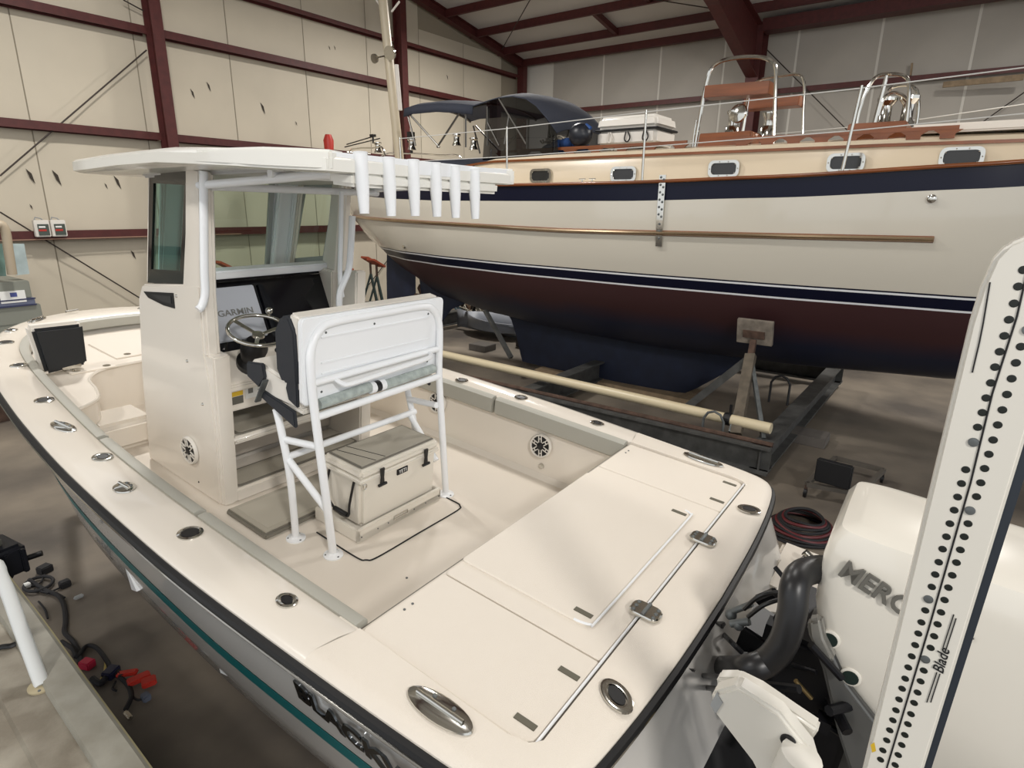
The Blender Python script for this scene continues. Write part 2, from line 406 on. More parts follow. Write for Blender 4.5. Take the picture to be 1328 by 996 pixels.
NAVY = mat('navy_gelcoat', (9, 13, 36), .35); NAVY.node_tree.nodes['Principled BSDF'].inputs['Specular IOR Level'].default_value = .25
TOPS = mat('cream_topsides', (206, 200, 186), .18, coat=.5)
ANTI = mat('navy_antifouling', (28, 36, 58), .6, var=.3, vscale=4)
# bottom paint: maroon above, navy below, split by height with a ragged edge
AF = mat('maroon_navy_antifouling', (58, 30, 32), .5)
nn = AF.node_tree.nodes; LL = AF.node_tree.links
tc = nn.new('ShaderNodeTexCoord'); sp = nn.new('ShaderNodeSeparateXYZ'); LL.new(tc.outputs['Object'], sp.inputs[0])
nz = nn.new('ShaderNodeTexNoise'); nz.inputs['Scale'].default_value = 1.2; LL.new(tc.outputs['Object'], nz.inputs[0])
ad = nn.new('ShaderNodeMath'); ad.operation = 'MULTIPLY_ADD'; LL.new(nz.outputs[0], ad.inputs[0]); ad.inputs[1].default_value = .25; LL.new(sp.outputs[2], ad.inputs[2])
rp = nn.new('ShaderNodeValToRGB'); mr = nn.new('ShaderNodeMapRange'); mr.inputs[1].default_value = 1.45; mr.inputs[2].default_value = 1.75
LL.new(ad.outputs[0], mr.inputs[0]); LL.new(mr.outputs[0], rp.inputs[0])
rp.color_ramp.elements[0].color = lin((24, 30, 52))+(1,); rp.color_ramp.elements[1].color = lin((62, 34, 36))+(1,)
LL.new(rp.outputs[0], nn['Principled BSDF'].inputs['Base Color'])
hb = band('bottom_paint', lambda y: (zb_(y), 2.10), AF, 9)
band('white_boot_line', lambda y: (2.10, 2.125), WHITE, 1)
band('boot_stripe', lambda y: (2.125, 2.255), NAVY, 2)
band('upper_boot_line', lambda y: (2.255, 2.28), WHITE, 1)
band('pinstripe', lambda y: (2.28, 2.30), NAVY, 1)
hull = band('topsides', lambda y: (2.30, zs_(y)-.235), TOPS, 8)
band('sheer_band', lambda y: (zs_(y)-.235, zs_(y)-.012), NAVY, 2)
band('toe_rail', lambda y: (zs_(y)-.012, zs_(y)+.03), WOOD, 1, off=.02, solid=.04)
# rub rail: teak half-round with a steel strip
def zrub(y): return 2.86+.012*abs(y-5)**1.0*.9
for m_, r0, off, nm in ((WOOD, .036, .01, 'rub_rail'), (mat('bronze_strip', (190, 168, 140), .2, 1), .026, .032, 'rub_rail_strip')):
    mb = MB()
    for side in (-1, 1):
        mb.tube([sb(y, zrub(y), side, off) for y in [.35+(11.6-.35)*k/40 for k in range(41)]], r0, 8)
    mb.build(nm, m_, t, smooth=True)
# transom panel and deck
rings = []
yT = 11.95; zT = zs_(yT)
MB().add([sb(yT, zb_(yT)+(zT-zb_(yT))*j/6, s, 0) for s in (-1, 1) for j in range(7)], [(j, j+1, 8+j, 7+j) for j in range(6)]).build('transom', TOPS, t)
dk = MB(); dk.loft([[Vector((CX+s*sx(y, zs_(y)), y, zs_(y)-.02+(.05 if s == 0 else 0))) for s in (-1, 0, 1)] for y in SY]); dk.build('deck', CREAM, t)
# keel, skeg, rudder, propeller
def foil(name, prof, th, m_):      # prof: (y_front, y_back, z)
    rings = []
    for yf, yb, z in prof:
        g = []
        for k in range(17):
            a_ = 2*PI*k/16; u = (1-math.cos(a_))/2; tt = th*(1.6*math.sqrt(max(u, 0))*(1-u)**.8)*(1 if math.sin(a_) >= 0 else -1)
            g.append(Vector((CX+tt*.62, yf+(yb-yf)*u, z)))
        rings.append(g[:-1])
    return MB().loft(rings, closed=True, cap0=True, cap1=True).build(name, m_, t, smooth=True)
foil('keel', [(3.55, 7.05, .12), (3.35, 7.1, .25), (2.9, 7.2, .6), (2.4, 7.35, .95), (2.0, 7.6, 1.25)], .30, ANTI)
foil('skeg', [(9.35, 9.85, .62), (9.0, 9.9, 1.0), (8.2, 9.95, 1.35), (8.0, 10.0, 1.7)], .09, ANTI)
foil('rudder', [(10.15, 11.05, .55), (10.12, 11.1, 1.0), (10.1, 11.08, 1.6), (10.1, 11.02, 2.25)], .07, ANTI)
pr = MB(); pr.cyl((CX, 9.8, 1.2), (CX, 10.12, 1.2), .05)
pr.build('propeller_hub', RUST, t)
for k in range(3):
    a_ = 2*PI*k/3+.3; R = Matrix.Rotation(a_, 3, 'Y')
    MB().prism([Vector((CX, 9.95, 1.2))+R @ Vector(v) for v in ((-.03, 0, .03), (-.11, .04, .16), (-.06, .05, .26), (.05, -.03, .26), (.1, -.04, .15), (.03, 0, .03))], R @ Vector((0, .015, 0))).build('propeller_blade', RUST, t)
# cabin trunk
def cab_hw(y): return lerp_tab([(-2.6, .55), (-1, .9), (1, 1.12), (4, 1.2), (7, 1.15), (8.4, 1.0)], y)[0]
def cab_top(y): return lerp_tab([(-2.6, 4.05), (0, 4.04), (4, 4.03), (7, 4.03), (8.0, 3.95), (8.4, 3.78)], y)[0]
ys = [-2.6+11*k/30 for k in range(31)]
rings = []
for y in ys:
    h = cab_hw(y); zt = cab_top(y); g = []
    for s in (-1, 1):
        q = [(h, 3.45), (h-.03, zt-.09), (h-.09, zt-.01), (h-.3, zt+.03), (0.0, zt+.08)]
        if s == 1: q = q[:-1][::-1]
        g += [Vector((CX+s*a_, y, z)) for a_, z in q]
    rings.append(g)
MB().loft(rings, cap0=True, cap1=True).build('cabin_trunk', mat('cabin_cream', (216, 200, 174), .3, coat=.3), t, smooth=True)
for s in (-1, 1):
    MB().loft([[Vector((CX+s*(cab_hw(y)-.02+e), y, cab_top(y)-.10+dz)) for e, dz in ((0, 0), (.02, 0), (.02, .035), (0, .035))] for y in ys], closed=True, cap0=True, cap1=True).build('teak_trim', WOOD, t)
# portlights
FRM = CHROME; LENS = mat('dark_acrylic', (44, 44, 44), .15)
def rrect(cy, cz, w_, h_, r_, n=4):
    out = []
    for sx_, sz_, a0 in ((1, 1, 0), (-1, 1, PI/2), (-1, -1, PI), (1, -1, 3*PI/2)):
        for k in range(n+1):
            a_ = a0+PI/2*k/n; out.append((cy+sx_*(w_/2-r_)+r_*math.cos(a_), cz+sz_*(h_/2-r_)+r_*math.sin(a_)))
    return out
for px, py in ((702, 228), (809, 226), (939, 219), (1097, 211), (1247, 204)):
    q = Wx(px, py, 8.74); xx = CX-cab_hw(q.y)
    q = Wx(px, py, xx); o = MB(); ro = rrect(q.y, q.z, .42, .22, .07); ri = rrect(q.y, q.z, .34, .15, .05)
    rr = [[Vector((xx-.0+d, y, z)) for y, z in g] for d, g in ((.01, ro), (-.03, ro), (-.03, ri), (.005, ri))]
    o.loft(rr, closed=True)
    for k in range(10):
        a_ = 2*PI*k/10; o.ball((xx-.032, q.y+.19*math.cos(a_), q.z+.093*math.sin(a_)), .009, 6, 4)
    o = o.build('portlight', FRM, t, smooth=True)
    MB().prism([Vector((xx-.012, y, z)) for y, z in ri], (.01, 0, 0)).build('lens', LENS, o)
# handrails with scalloped feet
def handrail(y0, y1, x_, n_, nm='handrail'):
    prof = []; Ls = y1-y0; zt = lambda y: cab_top(y)
    prof = [(y0, .0)]; 
    prof.append((y0+.12, .105)); prof.append((y1-.12, .105)); prof.append((y1, 0))
    seg = Ls/n_
    for k in reversed(range(n_)):
        a0 = y0+seg*k; 
        prof += [(a0+seg*.86, 0), (a0+seg*.80, .045), (a0+seg*.5, .058), (a0+seg*.2, .045), (a0+seg*.14, 0)]
    pts = [Vector((x_, y, zt(y)+.0+z)) for y, z in prof]
    m_ = MB()
    # build as strips: bar above, feet below
    ysr = [y0+Ls*k/20 for k in range(21)]
    m_.loft([[Vector((x_+dx, y, zt(y)+dz_)) for dx, dz_ in ((0, .06), (.035, .06), (.035, .105), (0, .105))] for y in ysr], closed=True, cap0=True, cap1=True)
    for k in range(n_+1):
        yc = y0+.1+(Ls-.2)*k/n_
        m_.prism([Vector((x_, yc+d, zt(yc)+z)) for d, z in ((-.07, -.03), (.07, -.03), (.075, .02), (.14, .062), (-.14, .062), (-.075, .02))], (.035, 0, 0))
    return m_.build(nm, WOOD, t)
xa = CX-1.03
ya1 = Wx(645, 200, xa).y; yb1 = Wx(890, 190, xa).y; yc1 = Wx(952, 188, xa).y; yd1 = Wx(1243, 172, xa).y
handrail(yb1, ya1, xa, 7); handrail(yd1, yc1, xa, 7)
handrail(yb1, ya1, CX+1.0, 7); handrail(yd1, yc1, CX+1.0, 7)
# stanchions, lifelines
def deckpt(y, side=-1, ins=.09): return Vector((CX+side*(sx(y, zs_(y))-ins), y, zs_(y)))
stan = [Wx(657, 238, 8.15).y, Wx(833, 234, 8.12).y, Wx(1090, 222, 8.15).y, -1.4]
tops = {-1: [], 1: []}
for side in (-1, 1):
    for y in [9.0]+stan:
        p = deckpt(y, side); lean = Vector((side*.02, 0 if y != stan[2] else -.07, .93 if y < 6 else .88)); o = MB().cyl(p-Vector((0, 0, .02)), p+lean, .019, .015, 10)
        o.lathe(p, (0, 0, 1), [(.05, -.01), (.05, .015), (.025, .03)], 12); o.build('stanchion', CHROME, t, smooth=True); tops[side].append(p+lean)
    for fr in (.97, .5):
        MB().tube([deckpt(y, side)*(1-fr)+tp*fr for y, tp in zip([9.0]+stan, tops[side])], .007, 6).build('lifeline', mat('white_wire', (200, 200, 196), .4), t)
# mooring cleat on the toe rail
for px in (755, 768):
    p = Wx(px, 232, 8.15); p.z = zs_(p.y)+.03; MB().cyl(p, p+Vector((0, 0, .04)), .012, n=8).tube([p+Vector((0, -.05, .045)), p+Vector((0, .05, .045))], .01, 6).build('cleat', CHROME, t)
# chainplate strap
m_ = MB(); pts = [Wx(859, 229+k*(91/8), 7.99) for k in range(9)]
ycp = pts[0].y; rr = [[sb(ycp+d, 3.63-.93*k/8, -1, .025) for d in (-.045, .045)] for k in range(9)]
m_.loft(rr); cp = m_.build('chainplate', CHROME, t, solid=.02)
m_ = MB()
for k in range(9):
    for d in ((-.02, .02) if k < 6 else (0,)):
        q = sb(ycp+d, 3.57-.095*k+(.03 if d > 0 else 0), -1, .035); m_.ball(q, (.012, .017, .017), 8, 5)
m_.build('bolt', DULL, cp)
q = sb(.44, 3.34, -1, .0); MB().lathe(q, (-1, 0, 0), [(.045, 0), (.045, .04), (.03, .05)], 14).build('through_hull', CHROME, t, smooth=True)
for px, py in ((543, 322),):
    q = sb(Wx(px, py, 9.1).y, 2.4, -1, .0); MB().lathe(q, (-1, 0, 0), [(.04, 0), (.03, .04)], 12).build('through_hull', CHROME, t)
# mizzen mast with lights, spreader ends and a conduit
m_ = MB(); p0 = Wx(517, 196, CX); p1 = Wx(496, -4, CX); mast_y = p0.y; top = p0+(p1-p0)*1.6
MB().cyl(p0-(p1-p0).normalized()*.6, top, .10, .095, 20).build('mizzen_mast', mat('beige_mast_paint', (196, 184, 160), .4, var=.12, vscale=5, stretch=(1, 1, .15)), t, smooth=True)
ld = p0+(p1-p0)*.62
m_ = MB(); m_.bar(ld+Vector((-.12, .2, 0)), ld+Vector((-.12, -.2, .0)), .03, .03); m_.lathe(ld+Vector((-.16, .24, -.02)), (-1, 0, -.3), [(.05, -.04), (.09, 0), (.095, .05), (.07, .05)], 16); m_.lathe(ld+Vector((-.16, -.24, .03)), (-1, -.2, -.3), [(.06, -.04), (.13, 0), (.135, .06), (.1, .06)], 18)
m_.build('deck_light', CHROME, t, smooth=True)
q0 = Wx(514, 84, CX-.1); q1 = Wx(519, 143, CX-.1); MB().cyl(q0, q1, .045, n=10).build('mast_conduit', mat('pale_conduit', (214, 208, 200), .8), t, smooth=True)  # slim white conduit pipe beside the mast
for a_, b_ in (((498, 15), (488, 0)), ((508, 15), (518, 2))): MB().cyl(Wx(*a_, CX), Wx(*b_, CX), .02, n=8).build('mast_stay', WPLAST, t)
# stern gear: rails, winches, davits (small shapes above the hardtop)
m_ = MB()
for side in (-1, 1):
    base = [deckpt(y, side, .12)+Vector((0, 0, h)) for y, h in ((11.6, .02), (11.6, .62), (11.0, .72), (10.2, .72), (9.7, .68), (9.6, .02))]
    m_.tube(spline(base, 5), .016, 8)
m_.tube([Vector((CX-.35, 11.85, 4.35)), Vector((CX+.35, 11.85, 4.35))], .016, 8); m_.build('stern_rail', CHROME, t, smooth=True)
for px, py in ((490, 190), (534, 186), (592, 180), (614, 185)):
    q = Wx(px, py, 9.0); m_ = MB().lathe(q-Vector((0, 0, .12)), (0, 0, 1), [(.085, 0), (.07, .04), (.055, .07), (.055, .15), (.08, .18), (.08, .2), (.02, .21)], 16); m_.build('winch', CHROME, t, smooth=True)
q = Wx(484, 186, 9.6); m_ = MB()
m_.cyl(q, q+Vector((0, 0, .14)), .02).cyl(q+Vector((0, .0, .14)), q+Vector((0, .9, .02)), .012).cyl(q+Vector((.2, .0, .12)), q+Vector((.1, 1.1, -.02)), .012); m_.box(q+Vector((0, 0, .16)), (.1, .1, .05)); m_.build('wind_vane_gear', mat('dark_metal', (50, 48, 46), .5, .6), t)
q = Wx(533, 178, 9.3); MB().box(q, (.12, .1, .2)).cyl(q-Vector((0, 0, .3)), q, .03).build('outboard_bracket', mat('dark_metal', (50, 48, 46), .5, .6), t)
# granny bars beside the mast step, with teak seats
def hoop(pts, r, X, nm='mast_pulpit'): return MB().tube(spline([Wx(x_, y_, X) for x_, y_ in pts], 5), r, 8).build(nm, CHROME, t, smooth=True)
hoop([(901, 192), (908, 150), (918, 100), (930, 82), (955, 75), (985, 74), (1001, 80), (1006, 92), (1005, 140), (1003, 186)], .026, 9.2)
hoop([(968, 150), (972, 118), (985, 104), (1010, 99), (1035, 97), (1043, 108), (1042, 140), (1041, 180)], .022, 10.7)
hoop([(960, 190), (965, 160), (971, 122)], .022, 9.9); hoop([(898, 195), (900, 175), (903, 156)], .018, 9.1)
hoop([(1110, 162), (1115, 140), (1128, 110), (1140, 98), (1160, 96), (1175, 100), (1179, 112), (1178, 135), (1175, 158)], .022, 9.3, 'bow_pulpit')
hoop([(1131, 170), (1140, 135), (1150, 98)], .022, 9.2, 'bow_pulpit'); hoop([(1152, 118), (1160, 112), (1178, 110), (1189, 118), (1191, 140), (1188, 165)], .022, 10.2, 'bow_pulpit')
def plank(a_, b_, X, h_, nm='teak_seat', d=.05):
    return MB().bar(Wx(*a_, X), Wx(*b_, X), d, h_).build(nm, WOOD, t, bevel=.006)
plank((918, 121), (1001, 115), 9.3, .16, d=.3); plank((968, 137), (1039, 131), 10.6, .15, d=.3)
def deckbox(px0, px1, pyt, X, dpt, zbase, nm='teak_locker'):
    a_ = Wx(px0, pyt, X); b_ = Wx(px1, pyt, X); zt = (a_.z+b_.z)/2
    return MB().box((X+dpt/2, (a_.y+b_.y)/2, (zt+zbase)/2), (dpt, abs(a_.y-b_.y), zt-zbase), top=.94).build(nm, WOOD, t, bevel=.01)
deckbox(905, 975, 171, 9.0, .8, 4.0); deckbox(1098, 1178, 158, 9.0, .9, 4.0)
MB().box((CX-.1, Wx(1290, 168, 9.2).y, 4.14), (1.5, 1.6, .1)).build('deck_hatch', CREAM, t, bevel=.02)
for px, py in ((948, 150), (962, 150)): pass
m_ = MB(); q = Wx(950, 168, 9.6); m_.lathe(q, (0, 0, 1), [(.12, -.1), (.1, .02), (.07, .05), (.07, .18), (.1, .22), (.1, .25), (.03, .26)], 18); m_.build('winch', CHROME, t, smooth=True)
m_ = MB(); q = Wx(958, 147, 9.3); m_.lathe(q, (-1, .2, .1), [(.13, 0), (.12, .03), (.05, .05)], 18); m_.build('winch_drum', CHROME, t, smooth=True)
m_ = MB(); q = Wx(996, 168, 9.6); m_.lathe(q, (0, 0, 1), [(.12, -.1), (.1, .02), (.07, .05), (.07, .14), (.1, .2), (.1, .22), (.03, .23)], 18); m_.build('winch', CHROME, t, smooth=True)
q = Wx(1163, 140, 10.0)
for dy in (-.13, .12): MB().lathe(q+Vector((0, dy, -.25)), (0, 0, 1), [(.1, -.1), (.1, .06), (.07, .1), (.07, .28), (.12, .34), (.12, .38), (.03, .4)], 18).build('winch', CHROME, t, smooth=True)
MB().tube(spline([Wx(x_, y_, 9.6) for x_, y_ in ((1138, 150), (1146, 128), (1160, 120), (1178, 130), (1180, 152))], 4), .02, 8).build('anchor_roller', CHROME, t, smooth=True)
# companion dodger and bimini
CAN = mat('navy_canvas', (44, 48, 60), .85, bump=.3, bscale=20)
def wv(px, py, X): return Wx(px, py, X)
near = [(621, 140), (640, 131), (668, 125), (690, 130), (705, 145), (720, 168)]
def canopy_section(y, zt, hw, sag, n=12, X=CX-.1):
    return [Vector((X-math.cos(PI*k/n)*hw, y, zt-sag*abs(math.cos(PI*k/n))**3)) for k in range(n+1)]
XN = 9.0
def yz(px, py, X=XN): q_ = Wx(px, py, X); return q_.y, q_.z
prof_b = [(533, 141), (545, 137), (575, 134), (600, 135), (622, 137)]
prof_d = [(640, 131), (655, 127), (672, 125), (690, 128), (703, 137), (716, 152), (730, 172)]
bs = [yz(*p) for p in prof_b]; ds = [yz(*p) for p in prof_d]
yy0, yb0, yb2 = bs[0][0], bs[-1][0], ds[-1][0]
MB().loft([canopy_section(y, z+.10, .98, .13) for y, z in bs]+[canopy_section(y, z+.10, .98, .13) for y, z in ds[:2]]).build('bimini_canvas', CAN, t, smooth=True, solid=.02)
MB().loft([[Vector((CX-.1-.98, y, z-.03)), Vector((CX-.1-1.0, y, z-.17))] for y, z in bs]).build('bimini_valance', CAN, t, smooth=True, solid=.015)
MB().loft([canopy_section(y, z+.10, .98, .13) for y, z in ds[1:]]).build('dodger_canvas', CAN, t, smooth=True, solid=.02)
for s in (-1, 1):
    X = CX-.1+s*.98
    side = [Vector((X, y, z-.03)) for y, z in ds]+[Vector((X, ds[-1][0]-.05, 3.98)), Vector((X, ds[0][0]+.1, 3.98))]
    MB().add(side, [tuple(range(len(side)))]).build('side_curtain', CLEARV, t)
    low = [Vector((X, y, z)) for y, z in ((yy0-.3, 4.02), (ds[-1][0]-.1, 4.02), (ds[-1][0]-.1, 3.85), (yy0-.3, 3.85))]
    MB().prism(low, (.02, 0, 0)).build('weather_cloth', CAN, t)
m_ = MB()
for s in (-1, 1):
    X = CX-.1+s*.97
    for a_, b_ in (((540, 150), (578, 192)), ((606, 145), (575, 192)), ((537, 150), (547, 190)), ((612, 140), (612, 192)), ((640, 140), (640, 190)), ((655, 130), (690, 188)), ((640, 160), (655, 190)), ((668, 150), (662, 188))):
        m_.cyl((X,)+yz(*a_), (X,)+yz(*b_), .018, n=6)
for y, z in (bs[0], bs[-1], ds[1], ds[3]): m_.tube(canopy_section(y, z+.08, .97, .13), .018, 6)
m_.build('canopy_frame', mat('canopy_frame_steel', (110, 108, 104), .35, .8), t, smooth=True)
MB().box((CX-.1, (yy0+yb2)/2+.3, 3.72), (1.7, yy0-yb2-.4, .16)).build('cockpit_coaming', CREAM, t, bevel=.03)

# things lying on the sailboat
q = Wx(808, 170, 9.0)
t2 = thing('life_raft_canister', 'white life raft case strapped on the yacht cabin top', 'life raft', (q.x+.35, q.y, 4.08))
yl, yr = Wx(768, 165, 9.0).y, Wx(852, 170, 9.0).y; L_ = yl-yr; yc = (yl+yr)/2
xq = 9.45; 
def rbox(c, d, bev, nm, m_, par, top=1.0): return MB().box(c, d, top=top).build(nm, m_, par, bevel=bev, seg=3, smooth=True)
rbox((xq, yc, 4.25), (.75, L_*.92, .24), .05, 'lower_shell', WPLAST, t2)
rbox((xq, yc, 4.365), (.8, L_*.97, .03), .01, 'gasket', INK, t2)
rbox((xq, yc, 4.47), (.78, L_*.95, .19), .05, 'lid', WPLAST, t2, top=.93)
for k in range(3): MB().tube(spline([Vector((xq-.40, yc+.25-k*.3+d, z)) for d, z in ((0, 4.33), (-.04, 4.24), (0, 4.18), (.05, 4.22), (.03, 4.33))], 4), .01, 6).build('lashing', INK if k else WPLAST, t2)
q = Wx(728, 178, 9.0)
t2 = thing('sail_bag', 'crumpled blue cloth bundle with loose rope beside the dodger', 'sail bag', (q.x, q.y, 4.05))
m_ = MB()
for k in range(9):
    m_.ball((9.1+random.uniform(-.1, .2), q.y+random.uniform(-.26, .26), 4.16+random.uniform(-.03, .06)), (random.uniform(.1, .2), random.uniform(.1, .2), random.uniform(.07, .1)), 10, 7)
m_.build('cloth', mat('blue_cloth', (30, 66, 120), .9, bump=.6, bscale=9, var=.4, vscale=8), t2, smooth=True)
m_ = MB()
for k in range(6):
    b0 = Vector((9.0+random.uniform(-.1, .2), q.y+random.uniform(-.3, .3), 4.27)); m_.tube(spline([b0, b0+Vector((.05, .15, .06)), b0+Vector((0, .3, -.02)), b0+Vector((.1, .42, .03))], 4), .014, 6)
m_.build('rope', mat('pale_rope', (200, 190, 170), .9), t2)
q = Wx(753, 175, 8.95)
t2 = thing('round_fender', 'dark navy ball fender between blue bundle and life raft', 'fender', (q.x, q.y, 4.05))
MB().ball(q+Vector((0, 0, .0)), (.17, .2, .18), 18, 12).build('ball', mat('dark_navy_vinyl', (20, 24, 34), .4), t2, smooth=True)
MB().cyl(q+Vector((-.02, -.19, .08)), q+Vector((-.02, -.1, .14)), .03).build('eye', mat('blue_vinyl', (30, 70, 130), .5), t2)

# ============================================================ CRADLE
t = thing('boat_cradle', 'grey steel cradle of beams carrying the yacht', 'cradle', (8.8, 5, 0))
STEEL = mat('grey_painted_steel', (92, 92, 90), .6, .3, var=.4, vscale=6, bump=.2)
p0 = Wz(470, 410, .42); p1 = Wz(976, 590, .42)
fx = 7.3
def long_beam(X, nm, y0=1.5, y1=11.5, h=.34):
    m_ = MB(); z = .46
    m_.box((X, (y0+y1)/2, z-.02), (.24, y1-y0, .03)); m_.box((X, (y0+y1)/2, z-h), (.24, y1-y0, .03)); m_.box((X, (y0+y1)/2, z-h/2), (.02, y1-y0, h)); return m_.build(nm, STEEL, t)
long_beam(7.35, 'side_beam'); long_beam(12.4, 'side_beam', 1.5, 7.0)
for y in (1.62, 5.2, 11.0):
    m_ = MB(); m_.box((9.9, y, .44), (5.2, .22, .03)); m_.box((9.9, y, .12), (5.2, .22, .03)); m_.box((9.9, y, .28), (5.2, .02, .32)); m_.build('cross_beam', STEEL, t)
MB().tube([(7.35, 1.5, .47), (7.35, 11.4, .47)], .035, 8).build('edge_pipe', RUST, t)
def stand(yb, hull_pt, nm='support_post'):
    ft = Vector((7.5, yb, .46)); hp = Vector(hull_pt)
    m_ = MB(); m_.bar(ft, hp+Vector((-.10, 0, -.3)), .13, .09, up=(1, 0, 0)); m_.build(nm, mat('weathered_post', (108, 98, 84), .8, var=.4, vscale=7), t)
    m_ = MB(); m_.bar(hp+Vector((-.1, 0, -.38)), hp+Vector((-.05, 0, -.1)), .075); m_.build('screw_jack', RUST, t)
    pl = MB().box(hp+Vector((-.03, 0, 0)), (.06, .46, .34), R=Matrix.Rotation(-.25, 3, 'Y')).build('pad', mat('weathered_plywood', (138, 128, 116), .85, var=.45, vscale=9), t, bevel=.005)
    MB().box(hp+Vector((-.075, 0, -.03)), (.02, .28, .1), R=Matrix.Rotation(-.25, 3, 'Y')).build('bracket_plate', RUST, pl)
    MB().bar(ft+Vector((.05, -.32, 0)), hp+Vector((-.12, -.02, -.36)), .05, .05).build('brace', DULL, t)
    MB().bar(ft+Vector((.6, .9, 0)), hp+Vector((-.12, .04, -.38)), .1, .1).build('brace', STEEL, t)
    MB().bar(ft+Vector((.0, .08, .0)), hp+Vector((-.12, .0, -.4)), .03, .08).build('brace', DULL, t)
hp = Wx(980, 430, 8.32); stand(1.98, (hp.x, hp.y, hp.z))
MB().bar((7.5, 8.3, .46), (8.6, 8.9, 1.35), .08, .1).build('brace', STEEL, t); MB().bar((8.9, 6.6, .46), (9.1, 7.4, 1.25), .07, .07).build('support_post', STEEL, t)
for y in (2.0, 7.6):
    MB().bar((12.3, y, .46), (11.5, y, 1.5), .1, .1).build('support_post', STEEL, t)
for x_, y_ in ((8.1, 1.35),): pass
for px, py, X in ((925, 548, 7.45), (1012, 500, 9.2)):
    q = Wx(px, py, X); m_ = MB(); m_.tube([q+Vector((0, -.13, -.28)), q+Vector((0, -.13, .03)), q+Vector((0, -.08, .12)), q+Vector((0, 0, .15)), q+Vector((0, .08, .12)), q+Vector((0, .13, .03)), q+Vector((0, .13, -.28))], .017, 8); m_.build('guide_hoop', DULL if X < 8 else INK, t, smooth=True)
MB().box((9.9, 4.9, .06), (.7, 3.2, .12)).build('keel_block', mat('weathered_wood', (150, 130, 104), .8), t)
for x_, y_ in ((9.1, 1.5), (7.6, 8.6), (10.6, 8.8)):
    tag(MB().box((x_, y_-.1, .07), (.4, .5, .14)).build('wood_block', mat('grey_block', (110, 104, 98), .8, var=.3), bevel=.01), 'grey block of timber under the cradle beam at its %s' % {9.1: 'near right end', 7.6: 'near left side', 10.6: 'far left corner'}[x_], 'block')
pa = Wz(577, 460, .6); pb = Wz(1000, 556, .6)
t3 = thing('spare_mast', 'long cream round pole lying along the cradle under the yacht', 'pole', ((pa.x+pb.x)/2, (pa.y+pb.y)/2, .5))
MB().cyl(pa+(pa-pb)*.15, pb, .07, n=20).build('tube', mat('cream_pole', (214, 200, 168), .35), t3, smooth=True)
q = pb+(pa-pb)*.09; m_ = MB(); m_.lathe(q, (pa-pb), [(.078, -.02), (.085, 0), (.085, .05), (.078, .07)], 18); m_.bar(q+Vector((0, 0, .07)), q+Vector((0, 0, .2)), .03); m_.build('clamp', BLACK, t3)
# ============================================================ THE BAY BOAT (own frame: x starboard, y to the bow, z up from the sole)
XC = 2.25
def V(*a_): return Vector(a_)
boat = thing('bay_boat', 'cream open fishing boat in the foreground with chrome deck fittings', 'boat', (XC, 3, -.5), BM)
half = [(0, .375), (.5, .385), (.9, .41), (1.14, .445), (1.225, .50), (1.262, .62), (1.285, .9), (1.31, 1.4), (1.33, 2.0), (1.325, 2.5), (1.305, 3.1), (1.27, 3.6), (1.215, 4.15), (1.13, 4.75), (1.0, 5.3), (.84, 5.72), (.6, 6.02), (.3, 6.19)]
port = spline([V(XC-h, y, 0) for h, y in half]+[V(XC, 6.235, 0), V(XC+.3, 6.19, 0)], 16)
port = [p for p in port if p.x <= XC+1e-6]
OUT = port+[V(2*XC-p.x, p.y, 0) for p in reversed(port[1:-1] if abs(port[-1].x-XC) < 1e-4 else port[1:])]
def normals(P_):
    N = len(P_); out = []
    for i in range(N):
        t_ = (P_[(i+1) % N]-P_[i-1]).normalized(); n_ = V(-t_.y, t_.x, 0)
        out.append(n_)
    return out
NO = normals(OUT)
if (OUT[len(OUT)//4]+NO[len(OUT)//4]*.1-V(XC, 3, 0)).length > (OUT[len(OUT)//4]-V(XC, 3, 0)).length: NO = [-x for x in NO]   # inward
def ring(off, z, zf=None): return [V(p.x+n_.x*off, p.y+n_.y*off, z) for p, n_ in zip(OUT, NO)]
def hullring(z):       # flared topsides down to the chine
    out = []
    for p, n_ in zip(OUT, NO):
        u = (.41-z)/.71; fwd = max(0, (p.y-3.5)/2.7); side = min(1, max(0, (p.y-.37)/.3))
        off = u*(.16*side+.12*(1-side)+.25*fwd**2)+ (.03)
        q = V(p.x+n_.x*off, p.y+n_.y*off - u*.45*fwd**2, z+u*.28*fwd**2)
        if p.y < .56: q.y = p.y + .02 - u*.36*(1 if p.y < .5 else (.56-p.y)/.06)
        out.append(q)
    return out
lev = [.40, .3, .15, .0, -.03]
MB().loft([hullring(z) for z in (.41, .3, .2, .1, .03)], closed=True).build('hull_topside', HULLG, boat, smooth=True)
# stripe band, only on the sides
st = [hullring(.03), hullring(-.05)]
MB().loft([[V(p.x-NO[i].x*.002, p.y-NO[i].y*.002, p.z) for i, p in enumerate(g)] for g in st], closed=True).build('accent_stripe', TEAL, boat, smooth=True)
ch = hullring(-.27)
keel = [V(XC+(p.x-XC)*.03, min(p.y, 5.5), -.62+max(0, (p.y-4))**2*.13) for p in ch]
mid_ = [V(XC+(p.x-XC)*.97, p.y, p.z-.05) for p in ch]
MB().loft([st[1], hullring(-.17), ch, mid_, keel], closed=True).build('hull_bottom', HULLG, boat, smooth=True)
# rub rail: black rubber with a bright strip
MB().tube(ring(-.005, .425), .021, 8, closed=True).build('rub_rail', BLACK, boat, smooth=True)
MB().tube(ring(-.015, .402), .008, 8, closed=True).build('rub_rail_strip', CHROME, boat, smooth=True)
